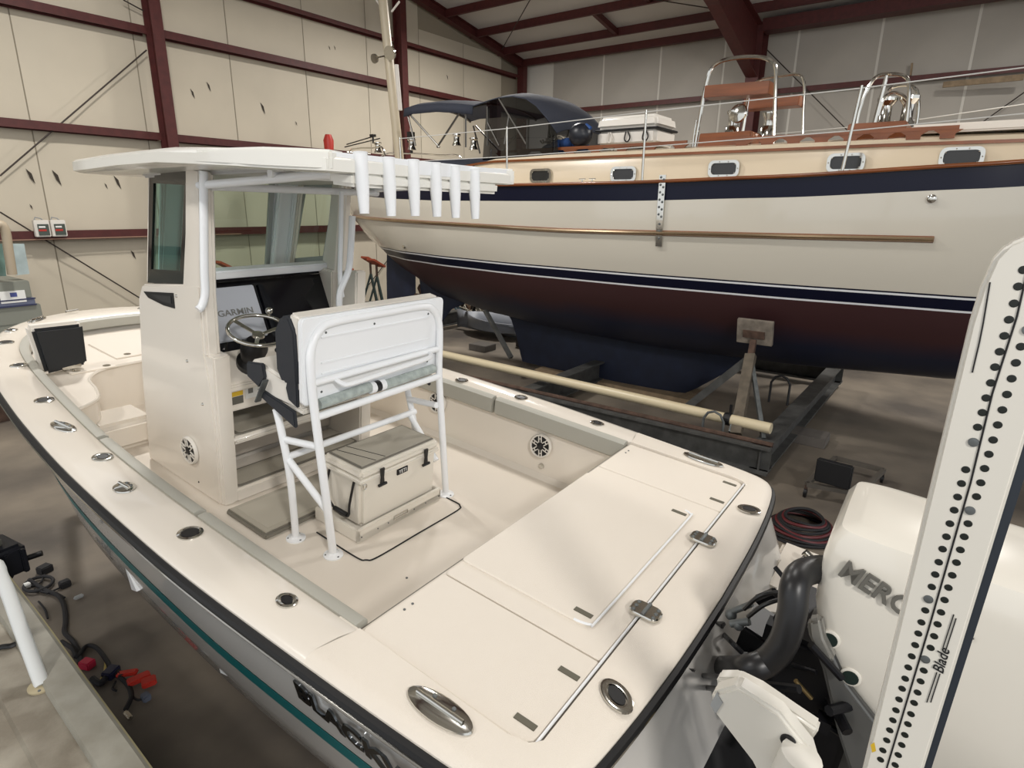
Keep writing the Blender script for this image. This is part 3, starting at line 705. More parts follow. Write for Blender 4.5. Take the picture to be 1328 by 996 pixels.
# gunwale cap
IN_H = [(-9, 1.10), (1.3, 1.105), (2.4, 1.11), (2.9, 1.10), (3.45, 1.07), (4.26, .98), (4.9, .87), (5.3, .72), (5.6, .52)]
def inner_line(off=0, z=.47, y0=1.30):
    pts = [(1.10, y0), (1.105, 1.9), (1.105, 2.4), (1.095, 2.9), (1.065, 3.45), (.985, 4.26), (.90, 4.9), (.80, 5.35), (.62, 5.68), (.35, 5.84)]
    P_ = spline([V(XC-h, y, z) for h, y in pts]+[V(XC, 5.88, z), V(XC+.35, 5.84, z)], 16)
    P_ = [p for p in P_ if p.x <= XC+1e-6]
    P_ = P_+[V(2*XC-p.x, p.y, z) for p in reversed(P_[:-1] if abs(P_[-1].x-XC) < 1e-4 else P_)]
    N = len(P_); out = []
    for i in range(N):
        a_ = P_[max(0, i-1)]; b_ = P_[min(N-1, i+1)]; t_ = (b_-a_).normalized(); n_ = V(t_.y, -t_.x, 0)
        out.append(P_[i]+n_*off)
    return out
def resample(P_, N):
    d = [0]
    for a_, b_ in zip(P_, P_[1:]): d.append(d[-1]+(b_-a_).length)
    out = []; j = 0
    for k in range(N):
        s_ = d[-1]*k/(N-1)
        while j < len(d)-2 and d[j+1] < s_: j += 1
        u = (s_-d[j])/max(1e-9, d[j+1]-d[j]); out.append(P_[j]+(P_[j+1]-P_[j])*u)
    return out
# outer open line from the port deck corner round the bow to the starboard one
def outer_open(off, z, y0=1.30):
    R_ = ring(off, z); n0 = len(R_)
    portp = [p for p in R_ if p.x <= XC and p.y >= y0]; portp.sort(key=lambda p: math.atan2(p.y-3, p.x-XC-.0) if False else 0)
    idx = [i for i, p in enumerate(R_) if p.y >= y0]
    # indices run bow-wards then back; make them consecutive
    seq = [R_[i] for i in idx]
    if seq[0].x > XC: seq = seq[::-1]
    return seq
NR = 260
capl = []
for off, z in ((.0, .43), (.0, .452), (.012, .466), (.045, .474)): capl.append(resample(outer_open(off, z), NR))
inn = resample(inner_line(0, .476), NR); o3 = capl[-1]
capl.append([o3[i].lerp(inn[i], .5)+V(0, 0, .004) for i in range(NR)])
capl.append([p+V(0, 0, 0) for p in resample(inner_line(-.015, .474), NR)])
capl.append(resample(inner_line(0, .462), NR)); capl.append(resample(inner_line(.0, .40), NR))
MB().loft(capl).build('gunwale', CREAM, boat, smooth=True)
for s in (-1, 1):
    MB().add([V(XC+s*a_, y_, .4685) for a_, y_ in ((1.10, 1.22), (1.10, 1.40), (1.285, 1.40), (1.28, 1.22))], [(0, 1, 2, 3)]).build('joint_filler', CREAM, boat)
# stern deck strip (behind the seam) with corners
R_ = ring(0, .45); a0 = [p for p in R_ if p.y < 1.32]
def stern_poly(off, z):
    P_ = ring(off, z); L_ = [p for p in P_ if p.x < XC-.0001 and p.y < 1.30]; R2 = [p for p in P_ if p.x >= XC-.0001 and p.y < 1.30]
    L_.sort(key=lambda p: (p.y if p.x < XC-1.15 else 0)*1 + 0, reverse=False)
    path = [p for p in P_ if p.y < 1.30]
    return path
P0 = ring(0, .43); n0 = len(P0)
i0 = next(i for i in range(n0) if P0[i].y < 1.30 and P0[i-1].y >= 1.30)
def sternpath(off, z):
    P_ = ring(off, z); out = [P_[i0-1]]; i = i0
    while P0[i % n0].y < 1.30: out.append(P_[i % n0]); i += 1
    out.append(P_[i % n0]); return out
sp_ = sternpath(0, .43)
def inner_stern(z, n_):
    # U-shaped inner line: down the deck side, along the seam, up again
    s0 = 1 if sp_[0].x > XC else -1
    pts = [V(XC+s0*1.10, 1.30, z), V(XC+s0*1.105, .66, z), V(XC+s0*1.09, .60, z), V(XC+s0*1.06, .57, z), V(XC, .57, z), V(XC-s0*1.06, .57, z), V(XC-s0*1.09, .60, z), V(XC-s0*1.105, .66, z), V(XC-s0*1.10, 1.30, z)]
    return resample(pts, n_)
n_ = 160
rr = [resample(sternpath(o_, z), n_) for o_, z in ((0, .43), (0, .452), (.012, .466), (.045, .474))]
rr.append(inner_stern(.474, n_)); rr.append(inner_stern(.44, n_))
MB().loft(rr).build('stern_deck', NONSKID, boat, smooth=True)
# gutter bed under the aft hatches, its colour darkened for the lip's shadow line
MB().box((XC, .94, .43), (2.22, .76, .03)).build('hatch_gutter', mat('gutter_shade', (120, 114, 104), .6), boat)
def lid(nm, x0, x1, y0, y1, z, r_, r_aft=True, th=.03, label=None):
    pts = []
    for cx, cy, a_0, rr_ in ((x1, y1, 0, .015), (x0, y1, PI/2, .015), (x0, y0, PI, r_ if x0 < 1.3 or nm == 'centre_hatch' else .01), (x1, y0, 3*PI/2, r_ if x1 > 3.2 or nm == 'centre_hatch' else .01)):
        sx_ = -1 if a_0 in (0, 3*PI/2) else 1; sy_ = -1 if a_0 in (0, PI/2) else 1
        for k in range(6):
            a_ = a_0+PI/2*k/5; pts.append((cx+sx_*rr_+rr_*math.cos(a_), cy+sy_*rr_+rr_*math.sin(a_)))
    c_ = V(sum(p[0] for p in pts)/len(pts), sum(p[1] for p in pts)/len(pts), 0)
    g = lambda ins, zz: [V(x_+(-ins if x_ > c_.x else ins), y_+(-ins if y_ > c_.y else ins), zz) for x_, y_ in pts]
    return MB().loft([g(0, z-th), g(0, z-.004), g(.004, z), ], closed=True, cap0=True, cap1=True).build(nm, NONSKID, boat, smooth=False, label=label)
lid('port_hatch', 1.155, 1.583, .590, 1.298, .462, .05)
lid('middle_deck', 1.591, 2.913, .590, 1.298, .462, .05)
lid('starboard_hatch', 2.921, 3.345, .590, 1.298, .462, .05)
lid('centre_hatch', 1.695, 2.785, .695, 1.30, .472, .05, th=.012)
# raised white lip along aft edges
MB().tube([V(1.17, .584, .466), V(3.33, .584, .466)], .005, 6).build('hatch_lip', WHITE, boat, smooth=True)
MB().tube(spline([V(1.70, .76, .470), V(1.70, .74, .471), V(1.715, .697, .471), V(1.76, .690, .471), V(2.24, .690, .471), V(2.72, .690, .471), V(2.765, .697, .471), V(2.78, .73, .471)], 4), .005, 6).build('hatch_lip', WHITE, boat, smooth=True)
# front face of the aft deck, liner walls and sole
MB().box((XC, 1.30, .22), (2.2, .02, .46)).build('aft_bulkhead', CREAM, boat)
Lw = [resample(inner_line(o_, z), NR) for o_, z in ((.0, .40), (.02, .20), (.03, .03), (.07, .0))]
MB().loft(Lw).build('liner_wall', CREAM, boat, smooth=True)
g = resample(inner_line(.06, .0), NR)
MB().add(g, [tuple(range(len(g)))]).build('sole', NONSKID, boat)
# hairline joint round the floor hatch
jt = spline([V(1.845, 2.45, .003), V(1.84, 2.12, .003), V(1.86, 2.06, .003), V(1.92, 2.035, .003), V(2.25, 2.035, .003), V(2.57, 2.035, .003), V(2.625, 2.06, .003), V(2.64, 2.12, .003), V(2.64, 2.45, .003)], 6)
MB().tube(jt, .0045, 6).build('floor_hatch_joint', INK, boat)
# coaming bolsters
def bolster(ya, yb, side, z1=.335, th=.055):
    P_ = [p for p in inner_line(.0, .468) if (p.x-XC)*side > .2 and ya <= p.y <= yb]; P2 = [p for p in inner_line(th, .468) if (p.x-XC)*side > .2 and ya <= p.y <= yb]
    P_.sort(key=lambda p: p.y); P2.sort(key=lambda p: p.y); n2 = max(6, len(P_)); P_ = resample(P_, n2); P2 = resample(P2, n2)
    rr_ = []
    for a_, b_ in zip(P_, P2):
        d = (b_-a_)
        rr_.append([a_+V(0, 0, .005), a_+d*.6+V(0, 0, .008), b_+V(0, 0, -.005), b_+V(0, 0, z1-.44), a_+d*.7+V(0, 0, z1-.455), a_+V(0, 0, z1-.455)])
    return MB().loft(rr_, closed=True, cap0=True, cap1=True).build('coaming_bolster', GREYV, boat, smooth=True)
for s in (-1, 1):
    bolster(1.31, 2.34, s); bolster(2.34, 3.39, s); None
P_ = [p for p in inner_line(.0, .468) if p.y >= 3.39]; P2 = [p for p in inner_line(.055, .468) if p.y >= 3.39]
P_ = resample(P_, 90); P2 = resample(P2, 90)
MB().loft([[a_+V(0, 0, .005), a_.lerp(b_, .6)+V(0, 0, .008), b_+V(0, 0, -.005), b_+V(0, 0, -.075), a_.lerp(b_, .7)+V(0, 0, -.09), a_+V(0, 0, -.09)] for a_, b_ in zip(P_, P2)], closed=True, cap0=True, cap1=True).build('coaming_bolster', GREYV, boat, smooth=True)
# bow casting deck
def inner_at(y, ins=.03): return lerp_tab([(1.3, 1.10), (2.9, 1.095), (3.45, 1.065), (4.26, .985), (4.9, .90), (5.35, .80), (5.68, .62), (5.84, .35), (5.88, 0)], y)[0]-ins
edge = spline([V(XC-inner_at(4.15), 4.12, 0), V(1.50, 4.25, 0), V(1.58, 4.45, 0), V(1.62, 4.66, 0), V(1.72, 4.80, 0), V(1.9, 4.86, 0), V(2.25, 4.87, 0)], 5)
edge = edge+[V(2*XC-p.x, p.y, 0) for p in reversed(edge[:-1])]
bowl = [V(XC+s*inner_at(y), y, 0) for s, ys_ in ((1, (4.15, 4.6, 5.0, 5.3, 5.5, 5.68, 5.8)), (-1, (5.8, 5.68, 5.5, 5.3, 5.0, 4.6))) for y in ys_]
# starboard part of the edge ends at y 4.15, then follow the liner back round the bow
top = [V(p.x, p.y, .355) for p in edge]+[V(p.x, p.y, .355) for p in bowl]
MB().add(top, [tuple(range(len(top)))]).build('casting_deck', NONSKID, boat)
MB().loft([[V(p.x, p.y, z) for p in edge] for z in (.355, .34, .02, 0)]).build('casting_deck_riser', CREAM, boat, smooth=True)
MB().tube([V(p.x, p.y, .35) for p in edge], .012, 6).build('deck_nosing', CREAM, boat, smooth=True)
for cx, cy, w_, h_ in ((2.25, 5.25, .62, .5), (1.72, 5.02, .3, .4), (2.78, 5.02, .3, .4)):
    o = MB().box((cx, cy, .359), (w_, h_, .012)).build('bow_hatch', NONSKID, boat, bevel=.004)
    for s in (-1, 1): MB().lathe((cx+s*w_*.33, cy-h_*.38, .366), (0, 0, 1), [(.026, -.002), (.026, .002), (.012, .003)], 12).build('latch', CHROME, o)
MB().box((1.62, 4.30, .10), (.42, .36, .2), top=.9).build('bow_step', CREAM, boat, bevel=.04, seg=3, smooth=True)
MB().tube(spline([V(1.42, 3.4, .004), V(1.45, 3.7, .004), V(1.5, 4.0, .004), V(1.56, 4.25, .004)], 5), .006, 6).build('floor_joint', INK, boat)
# bow side pad (flat grey), behind the console
MB().box((2.9, 4.9, .42), (.02, .5, .08)).build('bow_pad', PAD, boat)
# --- fittings
def cup(x, y, nm='rod_holder', rx=.058, ry=.036, ang=0):
    R = Matrix.Rotation(ang, 3, 'Z'); c_ = V(x, y, .478); m_ = MB(); rings = []
    for sc, h in ((1, 0), (.98, .006), (.8, .009), (.6, .007), (.56, -.002), (.5, -.02)):
        rings.append([c_+R @ V(rx*sc*math.cos(2*PI*k/24), ry*sc*math.sin(2*PI*k/24)*(1 if sc > .7 else 1.08), h) for k in range(24)])
    m_.loft(rings, closed=True); o = m_.build(nm, CHROME, boat, smooth=True)
    MB().loft([[c_+R @ V(rx*.5*math.cos(2*PI*k/20), ry*.56*math.sin(2*PI*k/20), .0075) for k in range(20)], [c_+R @ V(rx*.48*math.cos(2*PI*k/20), ry*.54*math.sin(2*PI*k/20), .001) for k in range(20)]], closed=True, cap0=True, cap1=True).build('socket', BLACK, o)
    return o
def drink(x, y, z=.478):
    c_ = V(x, y, z); m_ = MB(); m_.lathe(c_, (0, 0, 1), [(.05, 0), (.05, .005), (.04, .008), (.036, .004), (.036, -.002), (.02, -.003)], 24); o = m_.build('cup_holder', CHROME, boat, smooth=True)
    for k in range(8): a_ = 2*PI*k/8; MB().lathe(c_+V(.022*math.cos(a_), .022*math.sin(a_), .002), (0, 0, 1), [(.006, 0), (.006, .003)], 8).build('drain_slot', BLACK, o) if k % 2 == 0 else None
    MB().lathe(c_, (0, 0, 1), [(.034, .0045), (.030, .0055)], 20).build('well', BLACK, o); return o
def cleat(x, y, ang, L_=.12, w_=.04):
    R = Matrix.Rotation(ang, 3, 'Z'); c_ = V(x, y, .478); m_ = MB(); rings = []
    for sc, h in ((1, 0), (.97, .006), (.8, .010), (.3, .012)):
        rings.append([c_+R @ V(w_*sc*math.cos(2*PI*k/24), L_*sc*math.sin(2*PI*k/24), h) for k in range(24)])
    m_.loft(rings, closed=True, cap0=True, cap1=True); o = m_.build('pop_up_cleat', CHROME, boat, smooth=True)
    MB().tube([c_+R @ V(0, -L_*.72, .016), c_+R @ V(0, L_*.72, .016)], [.007, .007], 8).build('horn', CHROME, o, smooth=True)
    for s in (-1, 1): MB().lathe(c_+R @ V(w_*.45, s*L_*.3, .012), (0, 0, 1), [(.008, 0), (.006, .003)], 8).build('screw', DULL, o)
    return o
drink(1.053, 2.224); cup(1.066, 1.591, rx=.036, ry=.045); drink(3.447, 2.217); cup(3.445, 1.592, rx=.04, ry=.05)
cleat(1.04, 2.769, .1, .055, .045); cup(1.10, 3.138, rx=.045, ry=.05, ang=.3); cleat(1.11, 3.634, .15, .10); drink(1.18, 4.098)
cup(1.29, 4.85, rx=.05, ry=.04); drink(1.40, 5.45); cup(1.53, 5.78, rx=.045, ry=.035); drink(3.40, 2.738); cleat(3.38, 3.3, -.1, .1)
cleat(1.075, .864, .02, .125, .048); cleat(3.44, .864, -.02, .125, .045); cup(1.473, .475, rx=.045, ry=.07, ang=-.55); cup(3.02, .477, rx=.045, ry=.06, ang=.5)
cleat(1.78, 6.02, -.9, .1); MB().tube([V(2.02, 6.1, .5), V(2.12, 6.12, .5)], .01, 8).build('bow_chock', CHROME, boat)
cup(2.6, 6.0, rx=.04, ry=.03)
for x in (1.906, 2.563):
    c_ = V(x, .566, .485); m_ = MB(); R = Matrix.Identity(3)
    pts = rrect(0, 0, .085, .12, .03); m_.loft([[c_+V(a_*s_, b_*s_, h) for a_, b_ in pts] for s_, h in ((1, -.006), (1, .003), (.93, .007))], closed=True, cap0=True, cap1=True)
    o = m_.build('hatch_hinge', CHROME, boat, smooth=True)
    for i in (-1, 0, 1):
        for j in (-1, 1): MB().lathe(c_+V(i*.026, j*.04, .006), (0, 0, 1), [(.009, 0), (.007, .004)], 8).build('screw', DULL, o)
    MB().tube([c_+V(-.04, 0, .008), c_+V(.04, 0, .008)], .008, 8).build('hinge_pin', DULL, o)
SLOT = mat('grey_vent_grille', (96, 92, 78), .6)
for x, y, z in ((1.751, .731, .4725), (2.733, .728, .4725), (1.469, .627, .4625), (1.221, .632, .4625), (3.274, .632, .4625), (3.023, .625, .4625)):
    o = MB().box((x, y+.018, z), (.024, .075, .004)).build('latch_plate', SLOT, boat, bevel=.001)
for x, y in ((1.327, 1.262), (1.369, 1.262), (3.20, 1.262), (3.24, 1.262)): MB().lathe((x, y, .461), (0, 0, 1), [(.005, 0), (.005, .004)], 8).build('screw', DULL, boat)
for x, y in ((1.9, 1.8), (2.5, 1.62)): MB().lathe((x, y, .0), (0, 0, 1), [(.006, 0), (.006, .004)], 8).build('screw', DULL, boat)
# speakers
def speaker(c_, nrm, parent, R_=.085):
    c_ = V(*c_); nrm = V(*nrm).normalized(); x_ = nrm.cross(V(0, 0, 1)).normalized(); y_ = x_.cross(nrm)
    o = MB().lathe(c_, nrm, [(R_, 0), (R_, .012), (R_*.93, .02), (R_*.84, .018), (R_*.84, .008)], 32).build('speaker', WPLAST, parent, smooth=True)
    if o.parent is None: pass
    MB().lathe(c_, nrm, [(R_*.83, .008), (R_*.82, .011)], 28).build('cone', BLACK, o)
    m_ = MB()
    for k in range(6):
        a_ = 2*PI*k/6+.3; d = x_*math.cos(a_)+y_*math.sin(a_); e = x_*-math.sin(a_)+y_*math.cos(a_)
        for s_ in (-1, 1): m_.bar(c_+nrm*.017+d*R_*.3+e*s_*R_*.12, c_+nrm*.017+d*R_*.85+e*s_*R_*.12, .006, .006, up=nrm)
        m_.bar(c_+nrm*.017+d*R_*.6+e*(-R_*.12), c_+nrm*.017+d*R_*.6+e*R_*.12, .006, .006, up=nrm)
    m_.build('grille', WPLAST, o)
    MB().lathe(c_, nrm, [(R_*.26, .01), (R_*.24, .02), (R_*.1, .024)], 16).build('dust_cap', BLACK, o, smooth=True); return o
speaker((3.325, 1.93, .235), (-1, 0, .15), boat); speaker((3.325, 2.90, .27), (-1, 0, .15), boat)
MB().lathe(V(3.325, 1.91, .085), (-1, 0, .1), [(.022, 0), (.02, .008), (.010, .01)], 16).build('drain_fitting', CHROME, boat)
# lettering on the port side
def hull_pt(y, z, off=.004):
    g = hullring(z); best = None
    for i in range(len(g)):
        a_, b_ = g[i-1], g[i]
        if a_.x < XC-.9 and b_.x < XC-.9 and (a_.y-y)*(b_.y-y) <= 0 and abs(a_.y-b_.y) > 1e-6: best = a_.lerp(b_, (y-a_.y)/(b_.y-a_.y))
    return best+V(-off, 0, 0)
yA = Bx(390, 900, 1.0).y; yB = Bx(515, 985, 1.0).y
w1 = hull_pt(1.5, .24); w2 = hull_pt(1.5, .08); w3 = hull_pt(1.1, .2)
text('BLACKWATER', .128, hull_pt(1.47, .20, .006), (0, -1, 0), (w1-w2), mat('chrome_lettering', (120, 124, 128), .15, 1), boat, ext=.004, bold=.0048, sx=1.14, align='LEFT')
# small strake wedges seen under the chine, and the trailer
for y in (2.55, 3.3, 1.95, 1.4):
    q = hullring(-.17); 
# transom platforms
def tp(nm, c_, d, m_=CREAM, b_=.02, R=None, **kw): return MB().box(c_, d, R=R, **kw).build(nm, m_, boat, bevel=b_, seg=3, smooth=True)
tp('swim_platform', (3.22, .12, .07), (.60, .42, .10)); MB().prism([Bz(x_, y_, -.03) for x_, y_ in ((892, 964), (905, 967), (960, 1008), (1000, 1045), (900, 1120), (840, 1060))], (0, 0, -.09)).build('swim_platform', CREAM, boat, bevel=.012, seg=3, smooth=True); tp('platform_step', (3.1, .26, .13), (.34, .10, .05))
tp('engine_bracket', (2.25, .18, -.12), (1.0, .36, .34), mat('black_well', (24, 24, 26), .6))
MB().cyl((3.34, .05, .10), (3.34, .20, .19), .022).cyl((3.28, .05, .10), (3.28, .20, .19), .014).box((3.31, .0, .12), (.12, .05, .03)).build('ladder_hinge', CHROME, boat, smooth=True)
q = By(876, 905, .33)
MB().lathe(By(903, 912, .345), (0, -1, .1), [(.03, 0), (.028, .01), (.012, .012)], 16).build('drain_fitting', CHROME, boat)

# ============================================================ TRAILER
tr = thing('boat_trailer', 'dark trailer frame carrying the cream fishing boat', 'trailer', (XC, 3, -1.2), BM)
TF = mat('dark_trailer_steel', (40, 40, 42), .6, .4)
zc = -.85
for s in (-1, 1):
    MB().bar((XC+s*.62, .5, zc), (XC+s*.62, 5.2, zc), .08, .14).build('frame_rail', TF, tr)
    MB().bar((XC+s*.62, 5.2, zc), (XC, 7.0, zc+.02), .08, .14).build('frame_rail', TF, tr)
    MB().bar((XC+s*.5, .6, -.64), (XC+s*.5, 4.6, -.60), .12, .05).build('bunk', mat('carpeted_bunk', (50, 50, 54), .95), tr)
    for y in (.8, 2.4, 4.2): MB().bar((XC+s*.62, y, zc), (XC+s*.5, y, -.62), .05).build('bunk_bracket', DULL, tr)
for y in (.7, 1.3, 2.2, 3.6, 4.9): MB().bar((XC-.62, y, zc-.02), (XC+.62, y, zc-.02), .07).build('cross_member', TF, tr)
jp = BMI @ V(2.1, 7.2, 0); MB().cyl((XC, 6.8, zc-.0), (XC, 6.8+.03, zc-.75), .04).build('jack', DULL, tr)
for px, py in ((165, 758), (281, 866)):
    q = Bx(px, py, 1.07); MB().prism([q+V(.02, -.05, -.03), q+V(.02, .01, -.05), q+V(.02, .06, .09)], (.02, 0, 0)).build('guide_bracket', WHITE, tr)

# ============================================================ CONSOLE with windshield and hardtop
cs = thing('center_console', 'white helm console with tinted windshield and hardtop above the sole', 'console', (XC, 3.4, 0), BM)
XP, XS, XK = 1.66, 2.76, 2.21
WCON = mat('console_gelcoat', (228, 221, 210), .2, coat=.5)
# side outline (y,z) of the console
prof = [(3.06, 0), (3.06, .45), (3.085, .78), (3.12, .92), (3.115, 1.30), (3.30, 1.27), (3.76, 1.19), (3.82, 1.10), (3.89, .6), (3.92, 0)]
def side_wall(x0, x1, nm):
    m_ = MB(); P1 = [V(x0, y, z) for y, z in prof]; m_.prism(P1, (x1-x0, 0, 0)); return m_.build(nm, WCON, cs, bevel=.012, seg=3, smooth=True)
side_wall(XP-.02, XP+.07, 'side_wall'); side_wall(XS-.07, XS+.02, 'side_wall')
# rounded front shell
rings = []
for z, sc in ((0, 1.03), (.3, 1.0), (.7, .98), (1.0, .94), (1.12, .90), (1.18, .82)):
    g_ = []
    for k in range(17):
        a_ = PI*k/16; g_.append(V(XK-math.cos(a_)*.565, 3.60+math.sin(a_)**.8*.40*sc, z))
    rings.append(g_)
MB().loft(rings).build('front_shell', WCON, cs, smooth=True)
g_ = rings[-1]; MB().add(g_+[V(XS, 3.4, 1.24), V(XP, 3.4, 1.24)], [tuple(range(len(g_)+2))]).build('dash_top', WCON, cs)
# front cooler seat, mostly hidden
MB().box((XC, 4.1, .22), (.6, .4, .4)).build('front_seat', WCON, cs, bevel=.05, seg=3, smooth=True)
# vertical pilasters at the aft corners
for x_, s in ((XP, -1), (XS, 1)):
    m_ = MB(); m_.loft([[V(x_+s*(-.09)*u+0, 3.045+dy, z) for u, dy in ((-.15, .0), (.35, -.012), (.95, .0), (.95, .10), (-.15, .10))] for z in (0, .3, .68, .80, .88, .92)], closed=True, cap0=True, cap1=True)
    m_.build('corner_pilaster', WCON, cs, bevel=.01, smooth=True)
    sh = 0 if s < 0 else .20
    m_ = MB(); m_.loft([[V(x_+s*.012, ya, z), V(x_+s*.018, (ya+yb)/2, z), V(x_+s*.012, yb, z), V(x_-s*.05, yb, z), V(x_-s*.075, ya+.02, z), V(x_-s*.05, ya-.01, z)] for z, ya, yb in ((.90, 3.10+sh, 3.31+sh), (1.25, 3.10+sh, 3.31+sh), (1.55, 3.075+sh, 3.235+sh), (1.88, 3.05+sh, 3.18+sh))], closed=True, cap0=True, cap1=True)
    m_.build('top_support', WCON, cs, bevel=.012, smooth=True)
PP = [By(px, py, 3.03) for px, py in ((264, 222), (264, 250), (264.5, 300), (265, 350), (266, 380), (262, 396), (257, 402))]
for s in (-1,):
    MB().tube(spline([p if s < 0 else V(2*XC-p.x, p.y, p.z) for p in PP], 5), .021, 10).build('grab_pole', WHITE, cs, smooth=True)
for px, py in ((243, 468), (263, 524), (229, 384)):
    q = Bx(px, py, XP-.02); MB().ball(q, .009, 8, 6).build('button', CHROME, cs)
speaker((XP-.022, 3.356, .263), (-1, 0, 0), cs, .088)
q = Bx(258, 625, XP-.02); MB().ball(q, .006, 6, 4).build('button', INK, cs)
# vent on the side
q = [Bx(x_, y_, XP-.025) for x_, y_ in ((186, 378), (224, 380), (226, 400), (212, 396), (192, 386))]
vt = MB().prism(q, (.012, 0, 0)).build('side_vent', BLACK, cs)
q = [Bx(x_, y_, XP-.028) for x_, y_ in ((196, 382), (221, 384), (222, 394), (210, 391))]; MB().prism(q, (.006, 0, 0)).build('vent_louvre', mat('dark_grey_plastic', (44, 44, 44), .5), vt)
# aft face: recess, doors, steps
MB().box((XK, 3.45, .40), (.98, .03, .82)).build('aft_recess', WCON, cs)
MB().box((XK, 3.25, .70), (.98, .36, .04)).build('helm_shelf', WCON, cs, bevel=.01)
MB().box((XK, 3.13, .63), (.98, .06, .16)).build('helm_fascia', WCON, cs, bevel=.01)
# upper footrest pad at z .42, lower at z .12
def pad(nm, x0, x1, y0, y1, z, m1=PAD, m2=PADD, r_=.03):
    pts = rrect((x0+x1)/2, (y0+y1)/2, x1-x0, y1-y0, r_)
    o = MB().loft([[V(a_, b_, z+h) for a_, b_ in pts] for h in (0, .008)], closed=True, cap0=True, cap1=True).build(nm, m2, cs)
    pts = rrect((x0+x1)/2, (y0+y1)/2, x1-x0-.03, y1-y0-.03, r_*.7); MB().loft([[V(a_, b_, z+h) for a_, b_ in pts] for h in (.002, .0105)], closed=True, cap0=True, cap1=True).build('pad_face', m1, o)
    pts = rrect((x0+x1)/2, (y0+y1)/2, x1-x0-.036, y1-y0-.036, r_*.7); return o
MB().box((XK, 3.20, .40), (.98, .36, .05)).build('upper_step', WCON, cs, bevel=.02, seg=3, smooth=True)
pad('step_pad', 1.76, 2.66, 3.04, 3.36, .426)
MB().box((XK, 3.22, .035), (.98, .36, .09)).build('lower_step', WCON, cs, bevel=.015)
pad('step_pad', 1.745, 2.675, 3.06, 3.26, .082)
MB().box((XK, 3.40, .24), (.98, .03, .28)).build('locker_door', mat('console_door', (196, 188, 178), .3), cs, bevel=.02)
# standing pad aft of the console
o = MB().box((XC, 2.77, .018), (1.28, .38, .036)).build('standing_pad', PADD, cs, bevel=.01)
MB().box((XC, 2.77, .0375), (1.25, .35, .006)).build('pad_face', PAD, o, bevel=.002)
MB().box((XC, 2.77, .041), (1.19, .29, .002)).build('pad_inlay', mat('grey_foam_inlay', (182, 176, 162), .75), o)
# helm dash: lower switch panel sloping up, black electronics panel, brow
lowA, lowB = V(XP+.06, 3.08, .74), V(XP+.06, 3.28, .86)
MB().loft([[V(x_, 3.09, .70), V(x_, 3.09, .735), V(x_, 3.30, .875), V(x_, 3.30, .70)] for x_ in (XP+.05, XS-.05)], closed=True, cap0=True, cap1=True).build('switch_panel', WCON, cs)
pn = V(0, -(.875-.735), .21).normalized()
def on_low(x_, u, h=0): return V(x_, 3.09+.21*u, .735+.14*u)+V(0, -.555, .832)*h
PB, PT = V(0, 3.27, .86), V(0, 3.46, 1.25)
ep = MB(); ep.loft([[V(x_, PB.y, PB.z), V(x_, PT.y, PT.z), V(x_, PT.y+.03, PT.z), V(x_, PB.y+.03, PB.z)] for x_ in (XP+.05, 2.66)], closed=True, cap0=True, cap1=True); ep.build('electronics_panel', BLKG, cs)
MB().box((2.68, 3.40, 1.07), (.05, .16, .40)).build('panel_cheek', WCON, cs, bevel=.01)
pd = (PT-PB).normalized(); pnn = V(0, -pd.z, pd.y)
if pnn.y > 0: pnn = -pnn
def on_pan(x_, u, h): return V(x_, 0, 0)+PB.lerp(PT, u)+pnn*h
scr = MB(); scr.loft([[on_pan(x_, .10, h), on_pan(x_, .83, h)] for x_, h in ((1.80, .012), (1.80, .03), (2.14, .03), (2.14, .012))])
scr = MB().add([on_pan(x_, u, h) for h in (.004, .03) for x_, u in ((1.74, .12), (2.13, .12), (2.13, .86), (1.74, .86))], [(0, 1, 2, 3), (4, 5, 6, 7), (0, 1, 5, 4), (1, 2, 6, 5), (2, 3, 7, 6), (3, 0, 4, 7)]).build('display_cover', mat('silver_cover', (176, 180, 188), .35, .2), cs, bevel=.006, seg=3)
text('GARMIN', .052, on_pan(1.965, .50, .032), (1, 0, 0), pd, GREYL, cs, ext=.0008, bold=.0006, sx=1.15)
s2 = MB().add([on_pan(x_, u, h) for h in (.003, .014) for x_, u in ((2.17, .16), (2.58, .16), (2.58, .86), (2.17, .86))], [(0, 1, 2, 3), (4, 5, 6, 7), (0, 1, 5, 4), (1, 2, 6, 5), (2, 3, 7, 6), (3, 0, 4, 7)]).build('chart_display', BLKG, cs)
MB().bar(on_pan(2.3, .14, .016), on_pan(2.6, .14, .016), .004, .004).build('trim_line', CHROME, cs)
br = MB(); br.loft([[V(x_, 3.43, 1.25), V(x_, 3.42, 1.30), V(x_, 3.50, 1.31), V(x_, 3.50, 1.25)] for x_ in (XP+.05, XS-.03)], closed=True, cap0=True, cap1=True); br.build('brow', WHITE, cs, bevel=.008, smooth=True)
